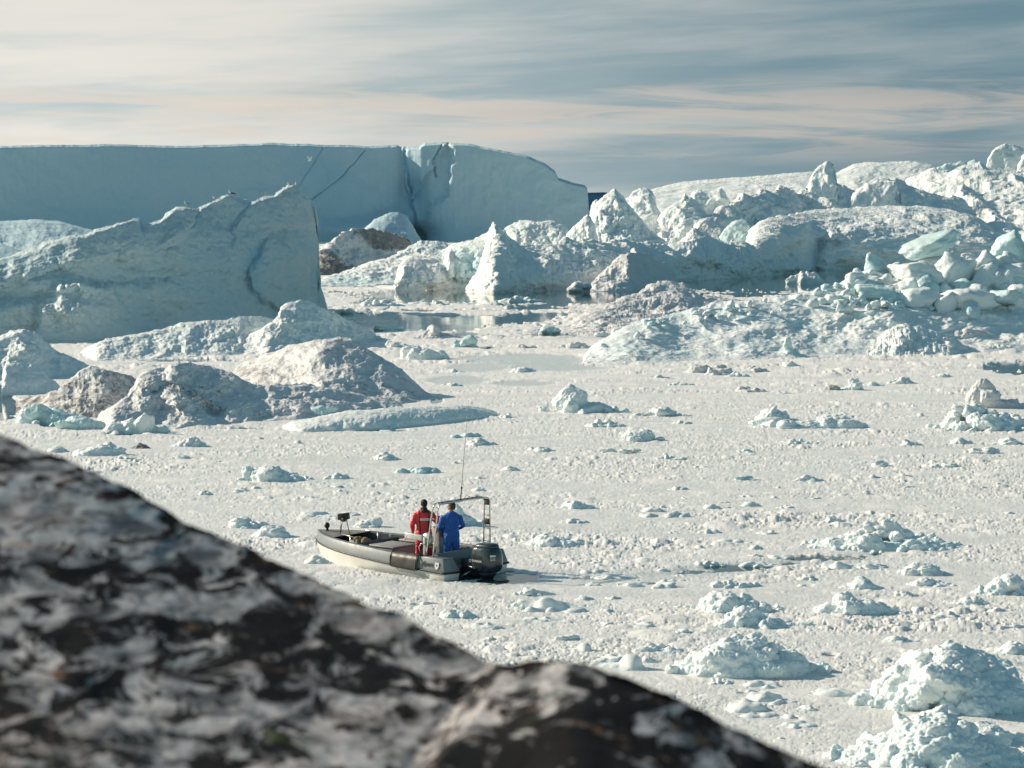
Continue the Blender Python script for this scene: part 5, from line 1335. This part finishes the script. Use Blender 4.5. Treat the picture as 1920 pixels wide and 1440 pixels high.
    def bin_(a0, a1, b0, b1, h, label):
        e = empty('fish_bin'); e.matrix_world = bm4 @ Matrix.Translation(((a0 + a1) / 2, (b0 + b1) / 2, .055)); tag(e, label, 'storage bin', 'lidded bins amidships')
        x, y = (a1 - a0) / 2, (b1 - b0) / 2
        Geo().hexa([(-x * .93, -y * .93, 0), (x * .93, -y * .93, 0), (x * .93, y * .93, 0), (-x * .93, y * .93, 0)], [(-x, -y, h - .045), (x, -y, h - .045), (x, y, h - .045), (-x, y, h - .045)]).obj('bin_body', bot, e, bevel=.02)
        lid = Geo().box((0, 0, h - .018), (2 * x + .04, 2 * y + .04, .05)).obj('lid', bot, e, bevel=.014)
        Geo().tube([(x + .02, -y + .1, h), (x + .03, 0, h + .03), (x + .02, y - .1, h)], .008, 6).obj('lid_strap', black, lid, smooth=True)
    bin_(2.50, 3.36, -.30, .50, .52, 'grey lidded bin on the port side of the boat, nearer of two')
    bin_(2.30, 3.14, -.98, -.36, .58, 'grey lidded bin on the starboard side of the boat, farther of two')
    rg = np.random.default_rng(9)
    g = Geo()
    for q in range(14): g.ell((rg.uniform(-.17, .17), rg.uniform(-.2, .2), rg.uniform(.06, .26)), (.11, .12, .12), 2)
    o = fuse(g, 'canvas_bag', .02, [plain('tan_canvas', (.30, .215, .115), .85, var=.3, scale=10, bump=.01)], None, 3)
    o.matrix_world = bm4 @ Matrix.Translation((3.98, .10, .33)); tag(o, 'crumpled tan canvas bag stowed behind the boat foredeck', 'bag')
    g = Geo().ell((0, 0, .08), (.20, .12, .08), 3).tube([(-.1, 0, .14), (-.05, 0, .18), (.05, 0, .18), (.1, 0, .14)], .012, 6)
    o = g.obj('plastic_jug', plain('white_plastic', (.60, .58, .52), .45), None, smooth=True); o.matrix_world = bm4 @ Matrix.Translation((4.02, .50, .44)); tag(o, 'dirty white plastic jug lying beside the tan canvas bag', 'jug')
    g = Geo()
    for q in range(9): g.ell((rg.uniform(-.22, .22), rg.uniform(-.1, .1), rg.uniform(.02, .12)), (.06, .05, .05), 1)
    o = fuse(g, 'rope_heap', .012, [plain('pink_buff_rope', (.40, .30, .24), .8, var=.4, scale=20)], None, 1); o.matrix_world = bm4 @ Matrix.Translation((3.52, .42, .36)); tag(o, 'small heap of pale rope between the jug and the bins', 'rope')
    g = Geo()
    for q in range(10): g.ell((rg.uniform(-.3, .3), rg.uniform(-.12, .12), rg.uniform(.05, .3)), (.12, .10, .10), 2)
    o = fuse(g, 'gear_pile', .02, [plain('black_gear', (.014, .014, .015), .4, var=.5)], None, 2); o.matrix_world = bm4 @ Matrix.Translation((1.0, -.72, .22)); tag(o, 'pile of black gear behind the outboard motor on the starboard side', 'gear')
    return bm4
BM4 = build_boat()

# ------------------------------------------------------------------ people (local: x right, y ahead, z up)
def seg_pts(*q): return [Vector(v) for v in q]
def hand(g, wrist, d, up, side, curl=.6, k=1.0):
    """palm, four bent fingers and a thumb; d = direction of the hand, side = +1 thumb on the +side"""
    d = Vector(d).normalized(); up = Vector(up).normalized(); s = d.cross(up).normalized() * side
    w = Vector(wrist)
    g.tube([w, w + d * .035, w + d * .085], [(.024 * k, .020 * k), (.038 * k, .017 * k), (.040 * k, .015 * k)], 10)
    for i, (o, ln) in enumerate(((-.030, .066), (-.010, .078), (.010, .072), (.028, .056))):
        p = w + d * .080 + s * (-o) * k; dd = d.copy(); pts = [p]
        for j in range(3):
            ax = s; dd = (Matrix.Rotation(-curl * .7 * side, 3, ax) @ dd).normalized()
            p = p + dd * ln * (.45, .32, .25)[j]; pts.append(p)
        g.tube(pts, [.010 * k, .0095 * k, .009 * k, .0075 * k], 7)
    p = w + d * .03 + s * .028 * k
    g.tube([p, p + s * .028 + d * .022 - up * .005, p + s * .032 + d * .052 - up * .016], [.0125 * k, .011 * k, .009 * k], 7)
def person(label, a, b, face, arms, cloth, head_turn, hair, lean=.0, glove=(None, None), hgt=1.74, girth=1.0, stance=.13):
    base = BM4 @ Vector((a, b, .055))
    root = empty('person', base, (0, 0, face)); tag(root, label, 'person')
    k = hgt / 1.74; root.scale = (k, k, k)
    skin = plain('skin', (.36, .20, .13), .5, var=.1, scale=12)
    sw = girth
    def torso(g, e=0.0):
        prof = [(.86, .165, .115), (.93, .180, .125), (1.02, .165, .118), (1.12, .165, .115), (1.24, .185, .122), (1.34, .205, .122), (1.42, .195, .105), (1.47, .120, .080), (1.505, .068, .065)]
        pts = [(0, lean * (z - .9), z) for z, _, _ in prof]
        g.tube(pts, [((x + e) * sw, (y + e) * sw) for _, x, y in prof], 18)
    def leg(g, s, e=0.0, foot=True):
        g.tube([(s * .085, 0, .93), (s * .10, .012, .72), (s * (.10 + stance * .2), .02, .50), (s * (.105 + stance * .3), .005, .30), (s * (.105 + stance * .35), -.01, .09)], [(.105 + e, .11 + e), (.092 + e, .10 + e), (.072 + e, .078 + e), (.068 + e, .072 + e), (.052 + e * 1.6, .056 + e * 1.6)], 12)
    def arm(g, s, pts, e=0.0):
        sh = Vector((s * .185 * sw, lean * .5, 1.40)); q = [sh, sh.lerp(Vector(pts[0]), .5), Vector(pts[0]), Vector(pts[0]).lerp(Vector(pts[1]), .5), Vector(pts[1])]
        g.tube(q, [.066 + e, .056 + e, .048 + e, .045 + e, .034 + e], 12)
    # body: one continuous surface with head, neck and hands
    g = Geo(); torso(g, -.018)
    for s in (-1, 1): leg(g, s, -.012)
    for s in (-1, 1): g.tube([(s * (.105 + stance * .35), -.04, .045), (s * (.11 + stance * .36), .06, .045), (s * (.12 + stance * .38), .16, .03)], [(.042, .045), (.046, .04), (.035, .025)], 10)
    for s in (-1, 1): arm(g, s, arms[s], -.008)
    ht = Matrix.Rotation(head_turn, 4, 'Z'); hc = Vector((0, lean * .62 + .01, 1.635))
    g.tube([(0, lean * .55 - .005, 1.44), hc + Vector((0, -.005, -.06))], [.062, .056], 12)
    def hp(x, y, z): return hc + ht @ Vector((x, y, z))
    g.ell(hp(0, -.012, .025), (.078, .095, .088), 3, ht); g.ell(hp(0, .035, -.03), (.060, .058, .068), 3, ht); g.ell(hp(0, .055, -.068), (.034, .030, .024), 2, ht)
    g.tube([hp(0, .083, .018), hp(0, .108, -.018), hp(0, .092, -.03)], [.011, .017, .012], 8)
    g.ell(hp(0, .082, -.050), (.024, .012, .006), 2, ht); g.ell(hp(0, .080, -.058), (.020, .011, .006), 2, ht)
    g.ell(hp(0, .082, .032), (.052, .014, .010), 2, ht)
    for s in (-1, 1):
        g.ell(hp(s * .079, -.008, -.004), (.010, .020, .031), 2, ht)
        w = Vector(arms[s][1]); d = (w - Vector(arms[s][0])).normalized(); up = Vector(arms[s][2])
        hand(g, w - d * .01, d, up, s if len(arms[s]) < 4 else arms[s][3], .9)
    body = fuse(g, 'body', .0065, [skin, plain('boot', (.015, .015, .015), .6)], root, 3, lambda c: 1 if c.z < .12 else 0)
    for s in (-1, 1):
        Geo().ell(hp(s * .030, .083, .012), (.011, .006, .007), 2).obj('eye', plain('eye', (.05, .035, .03), .2), body, smooth=True)
    # hair
    g = Geo(); g.ell(hp(0, -.022, .038), (.087, .100, .092), 4, ht); g.ell(hp(0, -.055, -.01), (.068, .06, .07), 3, ht)
    h = fuse(g, 'hair', .008, [plain('hair', hair, .7, var=.5, scale=40)], root, 2)
    me = h.data; bm = bmesh.new(); bm.from_mesh(me)
    inv = ht.inverted()
    dele = [f for f in bm.faces if (lambda q: q.y > .052 and q.z < .075 or q.z < -.062 or (q.y > .02 and q.z < -.0))(inv @ (f.calc_center_median() - hc))]
    bmesh.ops.delete(bm, geom=dele, context='FACES')
    for v in bm.verts:
        n_ = 0.005 * float(perlin(v.co.x * 60, v.co.y * 60, v.co.z * 60)); v.co += v.normal * n_
    bm.to_mesh(me); bm.free()
    cloth(root, torso, leg, arm, arms, skin)
    if glove[0]:
        for s in glove[1]:
            g = Geo(); w = Vector(arms[s][1]); d = (w - Vector(arms[s][0])).normalized()
            g.tube([w - d * .06, w - d * .01], [(.044, .044), (.038, .036)], 10)
            hand(g, w - d * .005, d, Vector(arms[s][2]), s if len(arms[s]) < 4 else arms[s][3], .9, 1.35)
            fuse(g, 'glove', .0075, [glove[0]], root, 2)
    return root
def wrinkle(o, amp, fr):
    me = o.data; co = np.empty(len(me.vertices) * 3, np.float32); me.vertices.foreach_get('co', co); co = co.reshape(-1, 3)
    d = amp * (ridged(co[:, 0] * fr, co[:, 1] * fr, co[:, 2] * fr * 1.8 + 5, 3) - .65)
    co = co + vnormals(me) * d[:, None]; me.vertices.foreach_set('co', co.ravel()); me.update()
def red_clothes(root, torso, leg, arm, arms, skin):
    red = plain('red_flotation_suit', (.78, .04, .05), .5, var=.12, scale=8, bump=.004); dred = plain('red_trousers', (.55, .025, .04), .6, var=.15, scale=8, bump=.004)
    blk = plain('black_panel', (.018, .018, .02), .6); ref = plain('reflective_band', (.75, .74, .72), .35)
    g = Geo(); torso(g, .024); g.F = g.F
    for s in (-1, 1): arm(g, s, arms[s], .017)
    g.tube([(0, 0, .80), (0, 0, .90), (0, 0, 1.0)], [(.20, .15), (.205, .152), (.20, .148)], 18)
    def pick(c):
        if abs(c.x) < .24 and c.y < .05:
            if 1.232 < c.z < 1.290 and -.10 < c.x < .17: return 2
            if abs(abs(c.x) - (.122 + (1.42 - c.z) * -.05)) < .016 and c.z > .86: return 1
        return 0
    j = fuse(g, 'jacket', .010, [red, blk, ref], root, 3, pick); wrinkle(j, .018, 9)
    g = Geo(); 
    for s in (-1, 1): leg(g, s, .022)
    g.tube([(0, 0, .72), (0, 0, .82), (0, 0, .96)], [(.13, .11), (.185, .135), (.19, .138)], 18)
    t = fuse(g, 'trousers', .010, [dred], root, 3); wrinkle(t, .022, 8)
    g = Geo().tube([(0, -.01, 1.44), (0, -.012, 1.50), (0, -.012, 1.56)], [(.105, .09), (.092, .086), (.084, .082)], 16).ell((.02, -.09, 1.465), (.10, .05, .05), 3)
    hd = fuse(g, 'hood', .009, [plain('black_hood', (.022, .026, .024), .7, var=.3)], root, 3); wrinkle(hd, .012, 16)
def blue_clothes(root, torso, leg, arm, arms, skin):
    bl = plain('blue_coverall', (.015, .105, .40), .7, var=.16, scale=7, bump=.005)
    g = Geo(); torso(g, .022)
    for s in (-1, 1): arm(g, s, arms[s], .018); leg(g, s, .022)
    g.tube([(0, 0, .74), (0, 0, .84), (0, 0, 1.0)], [(.14, .115), (.190, .14), (.182, .135)], 18)
    g.tube([(0, -.008, 1.46), (0, -.008, 1.525)], [(.085, .080), (.078, .075)], 14)
    j = fuse(g, 'coverall', .010, [bl], root, 3); wrinkle(j, .022, 8)
    Geo().tube([(-.175, .02, 1.02), (0, -.138, 1.02), (.175, .02, 1.02)], [(.004, .012)] * 3, 8).obj('waist_seam', bl, root, smooth=True)
person('man in a red suit with black panels and white band, standing left in the boat', 1.72, .17, R(6),
       {-1: ((-.29, .0, 1.13), (-.27, .20, .98), (0, 0, 1), 1), 1: ((.33, -.02, 1.17), (.36, .17, 1.27), (0, 0, 1), -1)}, red_clothes, R(14), (.012, .009, .008), lean=.02,
       glove=(plain('black_glove', (.014, .013, .013), .6), (1,)), hgt=1.77, girth=1.02)
person('man in a blue coverall with greying hair, standing at the helm under the arch', .98, -.08, R(10),
       {-1: ((-.30, .03, 1.13), (-.19, .22, .98), (0, 0, 1), 1), 1: ((.31, .05, 1.14), (.20, .26, 1.05), (0, 0, 1), -1)}, blue_clothes, R(52), (.05, .038, .03), lean=.03, hgt=1.73, girth=1.04)

# ------------------------------------------------------------------ gulls
def build_gulls():
    whitem = plain('gull_white', (.72, .71, .68), .7, var=.05); grey = plain('gull_grey', (.30, .31, .32), .7); dark = plain('gull_dark', (.05, .05, .055), .7); yel = plain('gull_beak', (.60, .38, .06), .5); pink = plain('gull_leg', (.45, .25, .18), .6)
    def perched(label, px, py, Y, face, back, stretch=0.0, sc=1.0):
        x, y, z = [float(v) for v in at_y(px, py, Y)]
        r = empty('gull', (x, y, z), (0, 0, face)); r.scale = (sc,) * 3; tag(r, label, 'gull', 'gulls on the sloping iceberg')
        g = Geo().tube([(-.26, 0, .15), (-.16, 0, .17), (-.02, 0, .20), (.10, 0, .235), (.135, 0, .30), (.15, 0, .345 + stretch)], [(.012, .01), (.055, .045), (.085, .080), (.065, .065), (.036, .04), (.034, .036)], 14)
        g.ell((.165, 0, .365 + stretch), (.045, .034, .036), 3)
        b = fuse(g, 'body', .009, [whitem], r, 3)
        Geo().tube([(.20, 0, .362 + stretch), (.235, 0, .357 + stretch), (.25, 0, .345 + stretch)], [.013, .010, .004], 7).obj('beak', yel, r, smooth=True)
        for s in (-1, 1):
            Geo().ell((.185, s * .027, .372 + stretch), (.007, .005, .007), 1).obj('eye', dark, r, smooth=True)
            w = Geo().tube([(.06, s * .062, .225), (-.06, s * .082, .205), (-.18, s * .055, .185), (-.30, s * .015, .165)], [(.012, .03), (.018, .058), (.014, .04), (.006, .010)], 10).obj('wing', back, r, smooth=True)
            Geo().tube([(-.20, s * .045, .18), (-.33, s * .012, .165)], [(.010, .022), (.004, .006)], 8).obj('wing_tip', dark, w, smooth=True)
            Geo().tube([(-.01, s * .03, .14), (0, s * .03, .0)], .007, 6).ell((.02, s * .03, .004), (.03, .018, .005), 1).obj('leg', pink, r, smooth=True)
    Yc = lambda px, py: surf_y(4, px, py)
    for (px, py, face, st, lab, bk, sc) in ((350, 387, R(200), .02, 'gull standing farthest left on the notched crest of the sloping iceberg', grey, 1.05), (402.5, 376, R(160), -.02, 'gull second from the left on the crest, hunched on the slope', grey, 1.0),
                               (434, 368, R(172), .04, 'dark-backed gull on the middle knob of the iceberg crest', dark, 1.25), (495, 368, R(20), -.03, 'small pale gull in the dip between the middle knob and the summit', grey, .9),
                               (543, 350, R(175), .0, 'left gull of the pair on the summit of the sloping iceberg', grey, 1.05), (555, 351, R(100), .05, 'right gull of the pair on the summit, standing upright', grey, 1.1)):
        perched(lab, px, py, Yc(px, py + 3), face, bk, st, sc)
    x, y, z = [float(v) for v in at_y(581, 301, 230)]
    r = empty('gull', (x, y, z), (0, 0, R(-20))); r.scale = (1.0,) * 3; tag(r, 'gull flying with raised wings in front of the shaded ice wall', 'gull')
    g = Geo().tube([(-.24, 0, 0), (-.12, 0, 0), (.02, 0, 0), (.13, 0, .02), (.19, 0, .03)], [(.03, .008), (.045, .04), (.07, .065), (.045, .045), (.033, .033)], 12)
    fuse(g, 'body', .01, [whitem], r, 3)
    Geo().tube([(.21, 0, .03), (.26, 0, .022)], [.012, .004], 6).obj('beak', yel, r, smooth=True)
    for s in (-1, 1):
        V = [(.09, s * .04, .04), (.11, s * .22, .22), (.04, s * .42, .36), (-.06, s * .52, .40), (-.06, s * .40, .32), (-.07, s * .20, .18), (-.07, s * .04, .03)]
        T = [(x_, y_, z_ - .014) for x_, y_, z_ in V]
        Geo().add(V + T, [tuple(range(7)), tuple(range(13, 6, -1))] + [(i, (i + 1) % 7, 7 + (i + 1) % 7, 7 + i) for i in range(7)]).obj('wing', whitem if s < 0 else grey, r, smooth=False)
build_gulls()
build_brash()
